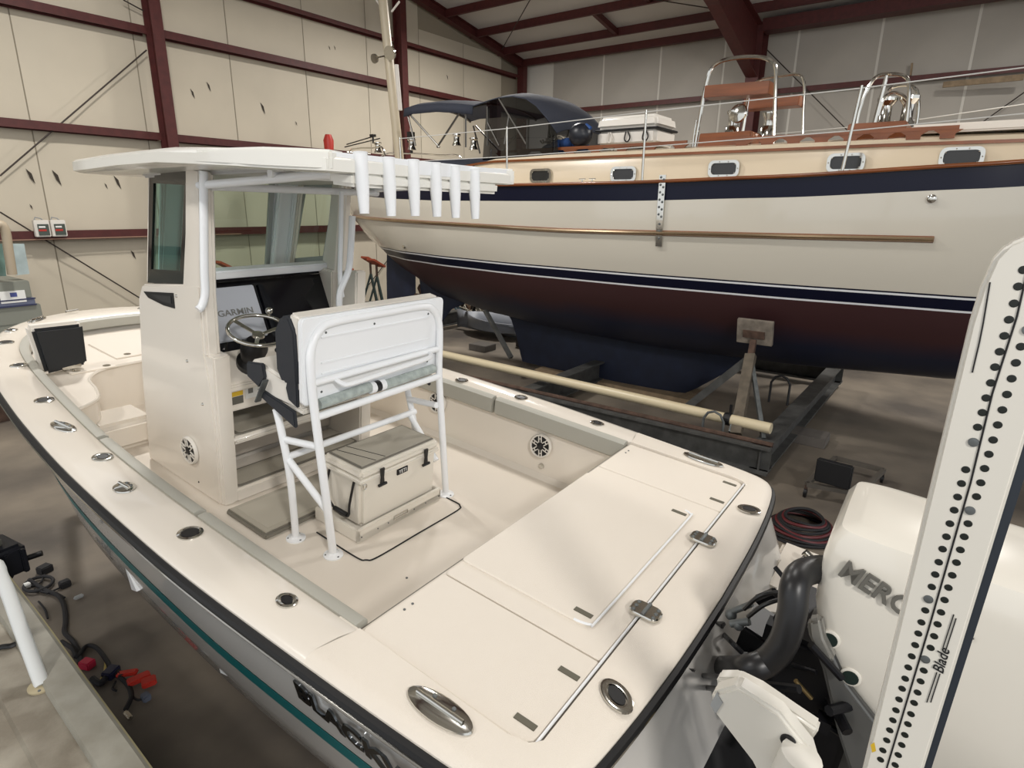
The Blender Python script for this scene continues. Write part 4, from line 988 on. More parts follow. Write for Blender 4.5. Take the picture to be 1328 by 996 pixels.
# switches, key and throttle
for x_, u, r_ in ((1.775, .35, .026), (2.16, .62, .022)): MB().lathe(on_low(x_, u), (0, -.555, .832), [(r_, 0), (r_, .006), (r_*.7, .008), (r_*.6, .004)], 16).build('round_switch', BLACK, cs, smooth=True)
MB().lathe(on_low(2.08, .28), (0, -.555, .832), [(.03, 0), (.028, .008)], 16).build('round_switch', BLACK, cs); 
o = MB().loft([[on_low(x_, u, h) for x_, u in ((2.13, .1), (2.22, .1), (2.22, .45), (2.13, .45))] for h in (0, .012)], closed=True, cap0=True, cap1=True).build('switch_block', BLACK, cs)
MB().loft([[on_low(x_, u, h) for x_, u in ((2.30, .1), (2.44, .1), (2.44, .9), (2.30, .9))] for h in (0, .05)], closed=True, cap0=True, cap1=True).build('throttle_base', BLACK, cs, bevel=.01)
MB().tube(spline([on_low(2.31, .5, .03), on_low(2.28, .55, .10), on_low(2.29, .62, .17), on_low(2.31, .62, .20)], 4), [.016, .012, .011, .010, .010, .010, .010, .009, .009, .009, .010, .012, .014][:13], 8).build('throttle_lever', CHROME, cs, smooth=True)
MB().box(on_low(2.40, .6, .09), (.06, .06, .1)).build('throttle_head', BLACK, cs, bevel=.01)
# wheel
wc_ = V(1.885, 2.985, 1.05); wn = V(-.10, -.28, .955).normalized(); wx = wn.cross(V(0, 1, 0)).normalized(); wy = wn.cross(wx)
MB().lathe(on_low(1.93, .35), (wc_-on_low(1.93, .35)), [(.075, 0), (.08, .05), (.06, .08), (.07, .13), (.075, .17), (.05, .22)], 20).build('helm_column', BLACK, cs, smooth=True)
WR = .158
o = MB().tube([wc_+(wx*math.cos(2*PI*k/40)+wy*math.sin(2*PI*k/40))*WR for k in range(40)], .011, 10, closed=True).build('steering_wheel', CHROME, cs, smooth=True)
for k in range(3):
    a_ = 2*PI*k/3+.9; d = wx*math.cos(a_)+wy*math.sin(a_); MB().bar(wc_-wn*.03+d*.02, wc_+d*WR, .022, .006, up=wn).build('spoke', CHROME, o)
MB().lathe(wc_-wn*.04, wn, [(.035, 0), (.033, .015), (.01, .02)], 16).build('hub', CHROME, o, smooth=True)
q = wc_+wx*(-WR*.60)*0; kp = min([wc_+(wx*math.cos(2*PI*k/40)+wy*math.sin(2*PI*k/40))*WR for k in range(40)], key=lambda p: (p-(wc_+V(.12, .09, .03))).length)
MB().cyl(kp, kp+wn*.03, .008).ball(kp+wn*.04, .021, 12, 8).build('spinner_knob', CHROME, o, smooth=True)
# labels under the dash
lp = V(XP+.12, 3.098, .655)
y1 = MB().box((XP+.135, 3.098, .665), (.085, .004, .04)).build('warning_label', YELLOW, cs); MB().box((XP+.135, 3.0975, .618), (.085, .004, .045)).build('warning_label', mat('black_white_label', (90, 88, 80), .7), cs)
o = MB().box((XP+.345, 3.098, .655), (.30, .004, .085)).build('capacity_label', WLAB, cs); MB().box((XP+.345, 3.095, .692), (.30, .003, .012)).build('red_bar', RED, o)
for k in range(3): MB().box((XP+.37, 3.0955, .672-k*.018), (.2, .002, .004)).build('print_line', GREYL, o)
MB().box((XP+.225, 3.0955, .66), (.03, .002, .035)).build('emblem', GREYL, o)
# windshield: dark side frames with glass, front glass, corner pillars
DFR = mat('black_glazing_border', (30, 32, 32), .12)
def frame_quad(nm, outer, inner, th, m_, par):
    th = V(*th); n4 = len(outer); m2 = MB(); vs = [V(*p) for p in outer]+[V(*p) for p in inner]; vs += [p+th for p in vs]
    f = []
    for k in range(n4):
        k2 = (k+1) % n4; f += [(k, k2, n4+k2, n4+k), (2*n4+k, 3*n4+k, 3*n4+k2, 2*n4+k2), (k, 2*n4+k, 2*n4+k2, k2), (n4+k, n4+k2, 3*n4+k2, 3*n4+k)]
    return m2.add(vs, f).build(nm, m_, par)
for s in (-1, 1):
    xa_, xf_ = (XC-.592, XC-.53) if s < 0 else (2.76, 2.735); ay = 0 if s < 0 else .18
    o4 = [(xa_, 3.30+ay, 1.262), (xf_, 3.86, 1.175), (xf_, 3.70, 1.835), (xa_, 3.175+ay, 1.87)]; i4 = [(xa_-s*.004, 3.345+ay, 1.335), (xf_+s*.009, 3.78+ay*.35, 1.27), (xf_+s*.009, 3.65+ay*.25, 1.765), (xa_-s*.004, 3.225+ay, 1.79)]
    fr = frame_quad('side_window_frame', o4, i4, (-s*.014, 0, 0), DFR if s < 0 else mat('grey_window_frame', (164, 166, 164), .35), cs)
    MB().add([V(p[0]-s*.007, p[1], p[2]) for p in i4], [(0, 1, 2, 3)]).build('side_glass', AQUA if s < 0 else GLASS, fr)
    MB().bar((xf_-s*.02, 3.86, 1.17), (xf_-s*.02, 3.70, 1.85), .04, .04).build('front_pillar', WCON, cs, bevel=.012, smooth=True)
    MB().prism([(XC+s*.46, 3.87, 1.17), (XC+s*.30, 3.90, 1.17), (XC+s*.27, 3.74, 1.84), (XC+s*.46, 3.71, 1.84)], (0, .015, 0)).build('corner_panel', WHITE, cs)
    for d0 in (.32, .44): MB().bar((XC+s*d0, 3.87, 1.18), (XC+s*(d0-.01), 3.71, 1.84), .035, .03).build('corner_mullion', WHITE, cs, bevel=.01, smooth=True)
fo = [(XC-.31, 3.89, 1.18), (XC+.31, 3.89, 1.18), (XC+.28, 3.73, 1.84), (XC-.28, 3.73, 1.84)]; fi = [(XC-.28, 3.88, 1.22), (XC+.28, 3.88, 1.22), (XC+.25, 3.745, 1.79), (XC-.25, 3.745, 1.79)]
fr = frame_quad('windshield_frame', fo, fi, (0, .02, 0), mat('grey_window_frame', (164, 166, 164), .35), cs)
MB().add([V(*p)+V(0, .01, 0) for p in fi], [(0, 1, 2, 3)]).build('windshield_glass', GLASS, fr)
MB().add([Bx(x_, y_, 2.2)+V(0, 0, 0) for x_, y_ in ()] or [V(2.0, 3.62, 1.30), V(2.10, 3.62, 1.30), V(2.13, 3.60, 1.40), V(2.05, 3.60, 1.40)], [(0, 1, 2, 3)]).build('compass_cover', mat('red_brown_cover', (150, 80, 56), .6), cs, solid=.03) if False else None
MB().box((2.40, 3.60, 1.90), (1.3, .08, .06)).build('header', WCON, cs) if False else MB().box((XC, 3.68, 1.85), (1.1, .07, .05)).build('header', WCON, cs, bevel=.01)

# hardtop
hwp = [(2.05, .635), (2.12, .66), (2.25, .72), (2.45, .775), (2.72, .79), (3.05, .80), (3.45, .80), (3.8, .80), (4.0, .79), (4.15, .70), (4.22, .5), (4.24, 0)]
def ztop(y): return lerp_tab([(2.0, 2.0), (2.27, 1.985), (2.43, 1.98), (2.72, 1.968), (3.05, 1.952), (3.44, 1.912), (4.0, 1.845), (4.3, 1.82)], y)[0]
out = [V(XC-h, y, 0) for y, h in hwp]; out = out+[V(2*XC-p.x, p.y, 0) for p in reversed(out[:-1])]
rings = []
for ins, dz_ in ((.03, -.062), (.0, -.055), (.0, -.01), (.02, .004), (.10, .018), (.3, .03)):
    g_ = []
    for p in out:
        d = V(XC, 3.1, 0)-p; q = p+d.normalized()*ins; g_.append(V(q.x, q.y, ztop(p.y if ins < .05 else q.y)+dz_))
    rings.append(g_)
HT = mat('hardtop_gelcoat', (232, 230, 222), .25, coat=.4)
MB().loft(rings, closed=True, cap0=True, cap1=True).build('hardtop', HT, cs, smooth=True)
MB().box((XC, 3.1, 1.865), (1.1, 1.3, .03), R=Matrix.Rotation(-.10, 3, 'X')).build('hardtop_liner', mat('hardtop_liner', (196, 194, 190), .4), cs, bevel=.01)
# raised port corner block and aft rod rack shelf
for s in (-1, 1):
    MB().loft([[V(XC+s*a_, b_, ztop(b_)+(h if h < 0 else .024*max(-.1, min(1, (2.72-b_)/.4)))) for a_, b_ in ((.62, 2.04), (.70, 2.14), (.75, 2.3), (.785, 2.5), (.792, 2.74), (.60, 2.7), (.5, 2.1))] for h in (-.055, .022)], closed=True, cap0=True, cap1=True).build('corner_fairing', HT, cs, bevel=.01, smooth=True)
MB().loft([[V(XC+a_, 2.06+.03*abs(a_)-.0, ztop(2.1)+h) for a_ in (-.62, -.3, 0, .3, .62)] for h in (-.04, .02)]).build('rod_rack_edge', WHITE, cs, solid=.03)
for px in (465, 500.5, 531.5, 559, 585, 611):
    tpx = {465: (465, 199), 500.5: (501, 206), 531.5: (533, 209), 559: (562, 213), 585: (587, 217), 611: (613, 221)}[px]
    q = By(tpx[0], tpx[1], 2.06)+V(0, -.01, 0); e = q+V(-.0, -.03, -.235)
    o = MB().tube([q, q+(e-q)*.5, e], [.029, .028, .020], 16).build('rocket_rod_holder', WHITE, cs, smooth=True)
    MB().lathe(q, (q-e), [(.0295, 0), (.031, .006), (.026, .008)], 16).build('rim', WHITE, o)
MB().box((XC, 2.13, 1.915), (1.0, .16, .06)).build('electronics_box', HT, cs, bevel=.015)
for x0, y0, z0, x1, y1, z1 in ((1.66, 3.08, 1.80, 1.78, 2.2, 1.93), (2.80, 3.25, 1.80, 2.72, 2.2, 1.93), (1.70, 3.05, 1.80, 2.80, 3.05, 1.80), (1.70, 2.55, 1.90, 2.80, 2.55, 1.90)):
    MB().cyl((x0, y0, z0), (x1, y1, z1), .02).build('top_frame_pipe', WHITE, cs, smooth=True)
for x_ in (2.02, 2.42): MB().box((x_, 2.62, 1.895), (.10, .14, .02)).build('overhead_light', WHITE, cs, bevel=.004)
# starboard aft pipe of the top
MB().tube(spline([By(457, 280, 2.98), By(455, 320, 2.98), By(452, 350, 2.98), By(441, 378, 2.98), By(440, 400, 2.98)], 4), .02, 8).build('grab_pole', WHITE, cs, smooth=True)
MB().tube(spline([By(443, 248, 3.0), By(442, 300, 3.0), By(441, 360, 3.0), By(444, 385, 3.0)], 4), .014, 8).build('grab_pole', WHITE, cs, smooth=True)

# ============================================================ LEANING POST
lp = thing('leaning_post', 'white tube framed leaning post seat with charcoal cushions behind the helm', 'seat', (XC, 2.35, 0), BM)
YB = 2.31
def Pb(px, py, y=YB): return By(px, py, y)
TUB = WHITE
xl, xr = 1.72, 2.68
path = [V(1.775, 2.22, 0), V(1.755, 2.26, .4), V(1.735, 2.30, .78), V(1.725, 2.315, 1.0), V(1.735, 2.325, 1.12), V(1.78, 2.33, 1.20), V(1.87, 2.335, 1.235), V(2.2, 2.335, 1.24), V(2.5, 2.335, 1.24), V(2.585, 2.33, 1.21), V(2.635, 2.325, 1.13), V(2.64, 2.315, 1.0), V(2.635, 2.30, .80), V(2.655, 2.26, .4), V(2.675, 2.22, 0)]
MB().tube(spline(path, 5), .0215, 12).build('back_frame', TUB, lp, smooth=True)
MB().cyl((1.735, 2.30, .78), (2.635, 2.30, .80), .02).build('lower_crossbar', TUB, lp, smooth=True)
MB().cyl((1.73, 2.315, .955), (2.64, 2.315, .97), .018).build('middle_crossbar', TUB, lp, smooth=True)
MB().tube(spline([V(1.86, 2.31, .955), V(1.875, 2.27, .935), V(1.92, 2.25, .93), V(2.2, 2.245, .945), V(2.46, 2.25, .955), V(2.52, 2.27, .96), V(2.54, 2.31, .965)], 5), .013, 8).build('grab_rail', TUB, lp, smooth=True)
for x0, x1 in ((1.735, 1.72), (2.675, 2.64)):
    MB().tube(spline([V(x0, 2.485, 0), V(x0-.005, 2.51, .35), V(x1, 2.56, .62), V(x1, 2.60, .74)], 4), .02, 12).build('front_leg', TUB, lp, smooth=True)
    s = 1 if x0 < 2 else -1
    MB().cyl((x1+s*.01, 2.54, .58), (x1+s*.03, 2.285, .62), .019).build('side_rail', TUB, lp, smooth=True)
    MB().cyl((x1+s*.01, 2.52, .47), (x1+s*.045, 2.25, .26), .019).build('diagonal_brace', TUB, lp, smooth=True)
MB().cyl((1.73, 2.52, .49), (2.67, 2.52, .49), .019).build('front_crossbar', TUB, lp, smooth=True)
for x_, y_ in ((1.735, 2.485), (1.775, 2.22), (2.675, 2.22), (2.675, 2.485)):
    o = MB().lathe((x_, y_, 0), (0, 0, 1), [(.052, 0), (.052, .006), (.03, .012), (.024, .02)], 24).build('foot_flange', TUB, lp, smooth=True)
    for k in range(3): a_ = 2*PI*k/3+.5; MB().lathe((x_+.039*math.cos(a_), y_+.039*math.sin(a_), .006), (0, 0, 1), [(.007, 0), (.006, .004)], 8).build('bolt', DULL, o)
# white moulded back panel
bp = MB().loft([[V(x_, y_, z_) for x_, z_ in rrect(2.185, 1.055, .99, .44, .03)] for y_ in (2.335, 2.365)], closed=True, cap0=True, cap1=True).build('back_panel', WHITE, lp, bevel=.005, smooth=True)
for z_ in (1.17, 1.04, .985): MB().bar((1.80, 2.333, z_), (2.56, 2.333, z_), .006, .008).build('panel_rib', WHITE, bp)
for x_, z_ in ((1.83, 1.19), (2.14, 1.19), (2.55, 1.19), (1.80, .89), (2.56, .90)): MB().lathe((x_, 2.336, z_), (0, -1, 0), [(.007, 0), (.006, .003)], 8).build('screw', DULL, bp)
# backrest: white top pad with charcoal front and ends
MB().loft([[V(x_, y_, z_) for y_, z_ in ((2.365, .90), (2.365, 1.275), (2.44, 1.285), (2.44, .90))] for x_ in (1.70, 2.67)], closed=True, cap0=True, cap1=True).build('backrest', WPLAST, lp, bevel=.012, seg=3, smooth=True)
MB().loft([[V(x_, y_, z_) for y_, z_ in ((2.37, .93), (2.385, 1.20), (2.43, 1.272), (2.50, 1.255), (2.545, 1.18), (2.54, .98), (2.50, .92))] for x_ in (1.685, 1.70, 2.67, 2.685)], closed=True, cap0=True, cap1=True).build('back_cushion', CHAR, lp, bevel=.014, seg=3, smooth=True)
# seat: bolster in white with charcoal side pads
MB().loft([[V(x_, y_, z_) for y_, z_ in ((2.37, .80), (2.37, .93), (2.55, .94), (2.76, .975), (2.80, .94), (2.79, .86), (2.68, .80))] for x_ in (1.705, 2.665)], closed=True, cap0=True, cap1=True).build('seat_cushion', WPLAST, lp, bevel=.014, seg=3, smooth=True)
for x_ in (1.70, 2.67):
    s = -1 if x_ < 2 else 1
    for poly in ([(2.66, .975), (2.80, .95), (2.80, .87), (2.70, .835), (2.645, .90)], [(2.38, .815), (2.38, .95), (2.45, .965), (2.47, .90), (2.45, .84)], [(2.40, .70), (2.41, .79), (2.68, .83), (2.70, .79), (2.64, .77)]):
        MB().loft([[V(x_+d, y_, z_) for y_, z_ in poly] for d in ((-.012, .01) if s < 0 else (-.01, .012))], closed=True, cap0=True, cap1=True).build('side_pad', CHAR, lp, bevel=.006, smooth=True)
    o = MB().bar((x_+s*.02, 2.70, .76), (x_+s*.02, 2.62, .90), .012, .035, up=(1, 0, 0)).build('folding_hinge', DULL, lp, bevel=.003)
MB().box((2.185, 2.55, .79), (.94, .36, .03)).build('seat_base', WPLAST, lp, bevel=.008)
# rolled clear curtain under the panel
CL = mat('rolled_clear_vinyl', (176, 186, 182), .25, var=.25, vscale=30)
for a_, b_ in ((1.77, 2.10), (2.20, 2.60)): MB().cyl((a_, 2.32, .835), (b_, 2.32, .85), .028, n=14).build('rolled_curtain', CL, lp, smooth=True)
for x_, m_ in ((2.115, WHITE), (2.15, BLACK), (2.185, WHITE)): MB().cyl((x_-.017, 2.32, .841), (x_+.017, 2.32, .842), .031, n=14).build('strap', m_, lp)

# ============================================================ COOLER
ck = thing('cooler', 'white hard cooler with grey pad and black rubber latches under the seat', 'cooler', (2.27, 2.37, 0), BM)
CW = mat('cooler_plastic', (222, 216, 204), .4)
xa_, xb_, yf, yk = 1.975, 2.575, 2.235, 2.54
MB().box(((xa_+xb_)/2, (yf+yk)/2, .215), (xb_-xa_, yk-yf, .31)).build('body', CW, ck, bevel=.022, seg=4, smooth=True)
MB().box(((xa_+xb_)/2, (yf+yk)/2, .352), (xb_-xa_+.03, yk-yf+.03, .03)).build('rim', CW, ck, bevel=.01, seg=3, smooth=True)
MB().box(((xa_+xb_)/2, (yf+yk)/2, .392), (xb_-xa_+.02, yk-yf+.02, .055)).build('lid', CW, ck, bevel=.018, seg=4, smooth=True)
o = MB().box(((xa_+xb_)/2, (yf+yk)/2, .4225), (xb_-xa_-.03, yk-yf-.03, .008)).build('lid_pad', PADD, ck, bevel=.003)
MB().box(((xa_+xb_)/2, (yf+yk)/2, .4255), (xb_-xa_-.055, yk-yf-.055, .008)).build('pad_face', PAD, o)
for dx in (0, .07): MB().bar((xa_+.13+dx, yf+.03, .4300), (xa_+.06+dx, yk-.03, .4300), .004, .002).build('groove', INK, o)
for x_ in (2.105, 2.455):
    o = MB().prism([(x_-.014, yf-.018, .40), (x_+.014, yf-.018, .40), (x_+.009, yf-.02, .345), (x_+.013, yf-.02, .31), (x_-.013, yf-.02, .31), (x_-.009, yf-.02, .345)], (0, -.01, 0)).build('latch', BLACK, ck)
    MB().cyl((x_-.028, yf-.028, .302), (x_+.028, yf-.028, .302), .009, n=8).build('latch_pull', BLACK, o)
o = MB().box((2.28, yf-.004, .315), (.085, .008, .036)).build('badge', INK, ck, bevel=.002)
text('YETI', .032, (2.28, yf-.0085, .315), (1, 0, 0), (0, 0, 1), WLAB, ck, ext=.0005, bold=.0001)
MB().tube(spline([V(xa_-.004, 2.29, .335), V(xa_-.03, 2.295, .20), V(xa_-.035, 2.30, .13), V(xa_-.03, 2.40, .12), V(xa_-.03, 2.49, .20), V(xa_-.004, 2.495, .335)], 3), .007, 8).build('rope_handle', BLACK, ck, smooth=True)
MB().cyl((xa_-.03, 2.31, .13), (xa_-.03, 2.42, .13), .014, n=10).build('handle_grip', BLACK, ck, smooth=True)
MB().tube([V(xa_+.01, yf-.02, .33)+V(.012*math.cos(a_), 0, .016*math.sin(a_)) for a_ in [2*PI*k/10 for k in range(10)]], .003, 6, closed=True).build('lock_ring', CHROME, ck)
tr_ = thing('cooler_tray', 'low cream sliding tray holding the white cooler', 'tray', (2.27, 2.38, 0), BM)
xa2, xb2, y02, y12 = 1.925, 2.60, 2.20, 2.57
MB().box(((xa2+xb2)/2, (y02+y12)/2, .028), (xb2-xa2, y12-y02, .05)).build('tray_base', CW, tr_, bevel=.006)
for x_ in (xa2+.01, xb2-.01): MB().box((x_, (y02+y12)/2, .045), (.02, y12-y02, .07)).build('side_lip', CW, tr_, bevel=.004)
MB().box(((xa2+xb2)/2, y02+.01, .045), (xb2-xa2, .02, .085)).build('front_lip', CW, tr_, bevel=.004)
MB().tube([V(2.19, y02-.004, .04), V(2.30, y02-.004, .04), V(2.30, y02-.004, .06), V(2.19, y02-.004, .06)], .004, 6, closed=True).build('pull_handle', CHROME, tr_)
for x_ in (1.95, 2.07, 2.15, 2.36, 2.46, 2.58): MB().lathe((x_, y02-.0, .035), (0, -1, 0), [(.004, 0), (.004, .003)], 8).build('screw', DULL, tr_)

# ============================================================ BOW PEDESTAL SEAT
ps = thing('pedestal_seat', 'folding seat with black cushion on a chrome pedestal near the bow', 'seat', (1.6, 4.95, .355), BM)
c4 = [V(1.40, 4.95, .705), V(1.705, 4.95, .70), V(1.70, 4.95, .40), V(1.44, 4.95, .375)]
def slab(q4, y0, y1, nm, m_, ins=0, bev=.02):
    cc = sum(q4, V(0, 0, 0))/4; pts = [p+(cc-p).normalized()*ins for p in q4]
    return MB().loft([[V(p.x, y_, p.z) for p in pts] for y_ in (y0, y1)], closed=True, cap0=True, cap1=True).build(nm, m_, ps, bevel=bev, seg=4, smooth=True)
slab([p+V(-.012 if p.x < 1.55 else .0, 0, .015 if p.z > .6 else 0) for p in c4], 4.90, 4.98, 'seat_shell', WPLAST)
slab(c4, 4.865, 4.91, 'seat_cushion', mat('black_vinyl', (24, 27, 31), .55))
MB().cyl((1.60, 4.93, .355), (1.60, 4.93, .42), .03).build('pedestal', CHROME, ps, smooth=True)
MB().box((1.60, 4.93, .40), (.12, .12, .03)).build('swivel', CHROME, ps, bevel=.005)
# ============================================================ OUTBOARD ENGINE
eng = thing('outboard_engine', 'white outboard engine cowling behind the transom with grey lettering', 'engine', (2.25, -.3, -.4), BM)
def ering(z, s_, xh, y0, y1, top=0):
    # rounded box outline in plan; y0 front, y1 rear
    g = []
    for k in range(32):
        a_ = 2*PI*k/32; e = .5
        cx, cy = math.cos(a_), math.sin(a_); e = .16
        g.append(V(XC+xh*math.copysign(abs(cx)**e, cx), (y0+y1)/2+(y0-y1)/2*math.copysign(abs(cy)**e, cy), z))
    return g
def shear(g, y0, y1, dz): return [V(p.x, p.y, p.z+dz*(y0-p.y)) for p in g]
cw = []
for z, xh, y0, y1 in ((.26, .20, -.42, -.86), (.42, .25, -.20, -.95), (.54, .262, -.055, -.98), (.64, .265, .02, -.99), (.75, .265, .055, -1.0), (.92, .265, .07, -.97), (.99, .258, .065, -.93), (1.03, .24, .045, -.88), (1.048, .20, .0, -.8)):
    cw.append(shear(ering(z, 1, xh, y0, y1), .08, -1, .01))
MB().loft(cw, closed=True, cap0=True, cap1=True).build('cowling', ENGW, eng, smooth=True)
E_ = XC-.262
q = [Bx(x_, y_, E_-.004) for x_, y_ in ((1090, 735), (1177, 790))]
xd = (q[1]-q[0]).normalized()
text('MERCURY', .088, Bx(1091, 736, E_-.010), xd, V(0, 0, 1), mat('dark_grey_lettering', (100, 98, 92), .4), eng, ext=.004, bold=.0016, sx=.92, align='LEFT')
for px, py in ((1076, 829), (1103, 878)):
    q = Bx(px, py, E_-.0); o = MB().lathe(q+V(.01, 0, 0), (-1, 0, 0), [(.034, 0), (.032, .012), (.027, .014)], 20).build('side_plug', ENGW, eng, smooth=True); MB().lathe(q+V(.01, 0, 0), (-1, 0, 0), [(.025, .01), (.024, .017)], 20).build('plug_centre', mat('dark_green_plug', (14, 34, 30), .4), o)
# grey lower apron running down and aft
def poly_x(pts, x_, th, nm, m_, b_=.012): return MB().prism([Bx(px, py, x_) for px, py in pts], (th, 0, 0)).build(nm, m_, eng, bevel=b_, seg=3, smooth=True)
poly_x([(1044, 812), (1062, 806), (1074, 838), (1082, 850), (1100, 890), (1165, 975), (1190, 1060), (1120, 1060), (1085, 950), (1066, 870)], E_-.01, .12, 'grey_apron', ENGG)
poly_x([(1046, 806), (1064, 803), (1070, 830), (1084, 858), (1066, 864), (1048, 825)], E_-.035, .05, 'apron_knuckle', mat('light_grey_engine_paint', (140, 138, 132), .35, .3))
MB().box((XC, -.25, -.2), (.26, .5, .9)).build('midsection', ENGG, eng, bevel=.04)
MB().box((XC, -.02, .30), (.40, .30, .5)).build('clamp_bracket', mat('black_metal', (20, 20, 24), .4, .5), eng, bevel=.02)
m_ = MB()
random.seed(3)
for k in range(26):
    a_ = V(random.uniform(1.9, 2.3), random.uniform(-.1, .2), random.uniform(.1, .62)); d = V(random.uniform(-.1, .1), random.uniform(-.12, .12), random.uniform(-.12, .12)); m_.cyl(a_, a_+d, random.uniform(.006, .025), n=8)
for k in range(12):
    m_.box((random.uniform(1.92, 2.2), random.uniform(-.1, .18), random.uniform(.1, .5)), (random.uniform(.03, .09),)*3)
m_.build('linkage', mat('black_metal', (20, 20, 24), .4, .5), eng, kind='stuff')
m_ = MB()
for k in range(9): a_ = V(random.uniform(1.86, 2.1), random.uniform(-.08, .16), random.uniform(.15, .55)); m_.cyl(a_, a_+V(.02, random.uniform(-.06, .06), random.uniform(-.06, .06)), .008, n=8)
m_.build('fittings', mat('brass', (150, 130, 90), .3, .9), eng, kind='stuff')
# rigging hose
hs = thing('rigging_hose', 'thick black corrugated hose bending from the transom up to the engine', 'hose', (1.9, .3, .3), BM)
hp_ = [By(912, 862, .37), By(935, 866, .30), Bx(965, 868, 1.86), Bx(995, 858, 1.87), Bx(1016, 833, 1.88), Bx(1027, 795, 1.90), Bx(1030, 762, 1.93), Bx(1040, 744, 2.0), Bx(1062, 738, 2.08), Bx(1085, 739, 2.2)]
MB().tube(spline(hp_, 8), .046, 18).build('hose', mat('black_hose', (22, 22, 24), .38), hs, smooth=True)
MB().lathe(hp_[0], (hp_[1]-hp_[0]), [(.085, -.01), (.085, .012), (.066, .02), (.062, .05), (.05, .055)], 26).build('hose_flange', BLACK, hs, smooth=True)
HB = mat('black_cable', (14, 14, 15), .4)
def cable(pts, r_, nm, lab, f=BM):
    pts = spline(pts, 6); base = tuple(pts[0]); t_ = thing(nm, lab, 'hose', base, f, 'thin black hoses at the transom'); MB().tube(pts, r_, 8).build('line', HB, t_, smooth=True); return t_
cable([By(906, 876, .36), Bx(935, 879, 1.75), Bx(970, 893, 1.7), Bx(1010, 920, 1.66), Bx(1040, 960, 1.62), Bx(1062, 1010, 1.6)], .010, 'hydraulic_line', 'upper thin black hose arching from the transom over the anchor bracket')
cable([By(909, 891, .36), Bx(940, 896, 1.7), Bx(980, 915, 1.65), Bx(1020, 945, 1.6), Bx(1045, 975, 1.57), Bx(1070, 1020, 1.55)], .010, 'hydraulic_line', 'lower thin black hose arching from the transom over the anchor bracket')
cable([Bx(965, 790, 2.05), Bx(985, 773, 2.05), Bx(1012, 768, 2.08), Bx(1040, 772, 2.1), Bx(1046, 785, 2.1)], .008, 'steering_line', 'thin black hose looping over the steering ram by the engine')
cable([Bx(970, 800, 2.0), Bx(990, 785, 2.0), Bx(1013, 777, 2.03), Bx(1025, 775, 2.06)], .008, 'steering_line', 'short thin black hose just below the looping steering hose')
hd = thing('hose_plate', 'black plate where two thin hoses leave the transom', 'plate', tuple(By(905, 890, .36)), BM)
MB().prism([By(x_, y_, .37) for x_, y_ in ((892, 866), (899, 863), (911, 893), (908, 903), (903, 900))], (0, -.02, 0)).build('plate', BLACK, hd, bevel=.004)
t2 = thing('cable_gland', 'small black gland above the big hose flange on the transom', 'fitting', tuple(By(931, 815, .36)), BM)
MB().prism([By(x_, y_, .37) for x_, y_ in ((926, 806), (932, 803), (942, 820), (938, 828), (933, 826))], (0, -.03, 0)).build('gland', BLACK, t2, bevel=.004); MB().tube(spline([By(938, 822, .34), Bx(948, 832, 2.1), Bx(962, 846, 2.1)], 5), .010, 8).build('tail', BLACK, t2)
m_ = thing('steering_ram', 'polished steering ram fittings beside the black hose', 'fitting', tuple(Bx(960, 800, 2.1)), BM)
MB().cyl(Bx(945, 795, 2.1), Bx(975, 783, 2.1), .012).build('ram_rod', DULL, m_, smooth=True); MB().cyl(Bx(948, 809, 2.05), Bx(972, 806, 2.05), .014).build('ram_rod', DULL, m_, smooth=True); MB().ball(Bx(948, 797, 2.1), .022).build('ball_joint', DULL, m_, smooth=True); MB().ball(Bx(958, 811, 2.05), .02).build('ball_joint', DULL, m_, smooth=True)
m_ = thing('trim_pump_box', 'white moulded box with dark slot under the black hose', 'box', tuple(Bx(1000, 805, 2.45)), BM)
MB().prism([Bx(x_, y_, 2.45) for x_, y_ in ((985, 795), (1015, 798), (1016, 835), (1000, 833), (985, 822))], (.25, 0, 0)).build('housing', WPLAST, m_, bevel=.02, seg=3, smooth=True)
MB().prism([Bx(x_, y_, 2.44) for x_, y_ in ((992, 802), (1011, 806), (1011, 814), (992, 810))], (.02, 0, 0)).build('slot', BLACK, m_)
m_ = thing('black_well_cover', 'black angular cover behind the big hose flange', 'cover', tuple(Bx(970, 835, 2.2)), BM)
MB().prism([Bx(x_, y_, 2.2) for x_, y_ in ((950, 845), (963, 812), (1000, 836), (985, 850))], (.2, 0, 0)).build('cover', BLACK, m_, bevel=.01)

# ============================================================ SHALLOW WATER ANCHOR (upright white folding arm)
an = thing('shallow_water_anchor', 'tall white upright anchor arm with rows of round holes, right foreground', 'anchor arm', (1.22, -.2, -.3), BM)
XA = 1.2
PW = mat('white_anchor_arm', (216, 212, 202), .32)
def xq(px, py, d=0): return Bx(px, py, XA+d)
bot, topv = [], []
L1 = [(1120, 996), (1212, 640), (1255, 430), (1275, 370), (1290, 332), (1310, 314), (1345, 300)]
Rr = [(1197, 996), (1275, 640), (1318, 445), (1340, 340), (1350, 300)]
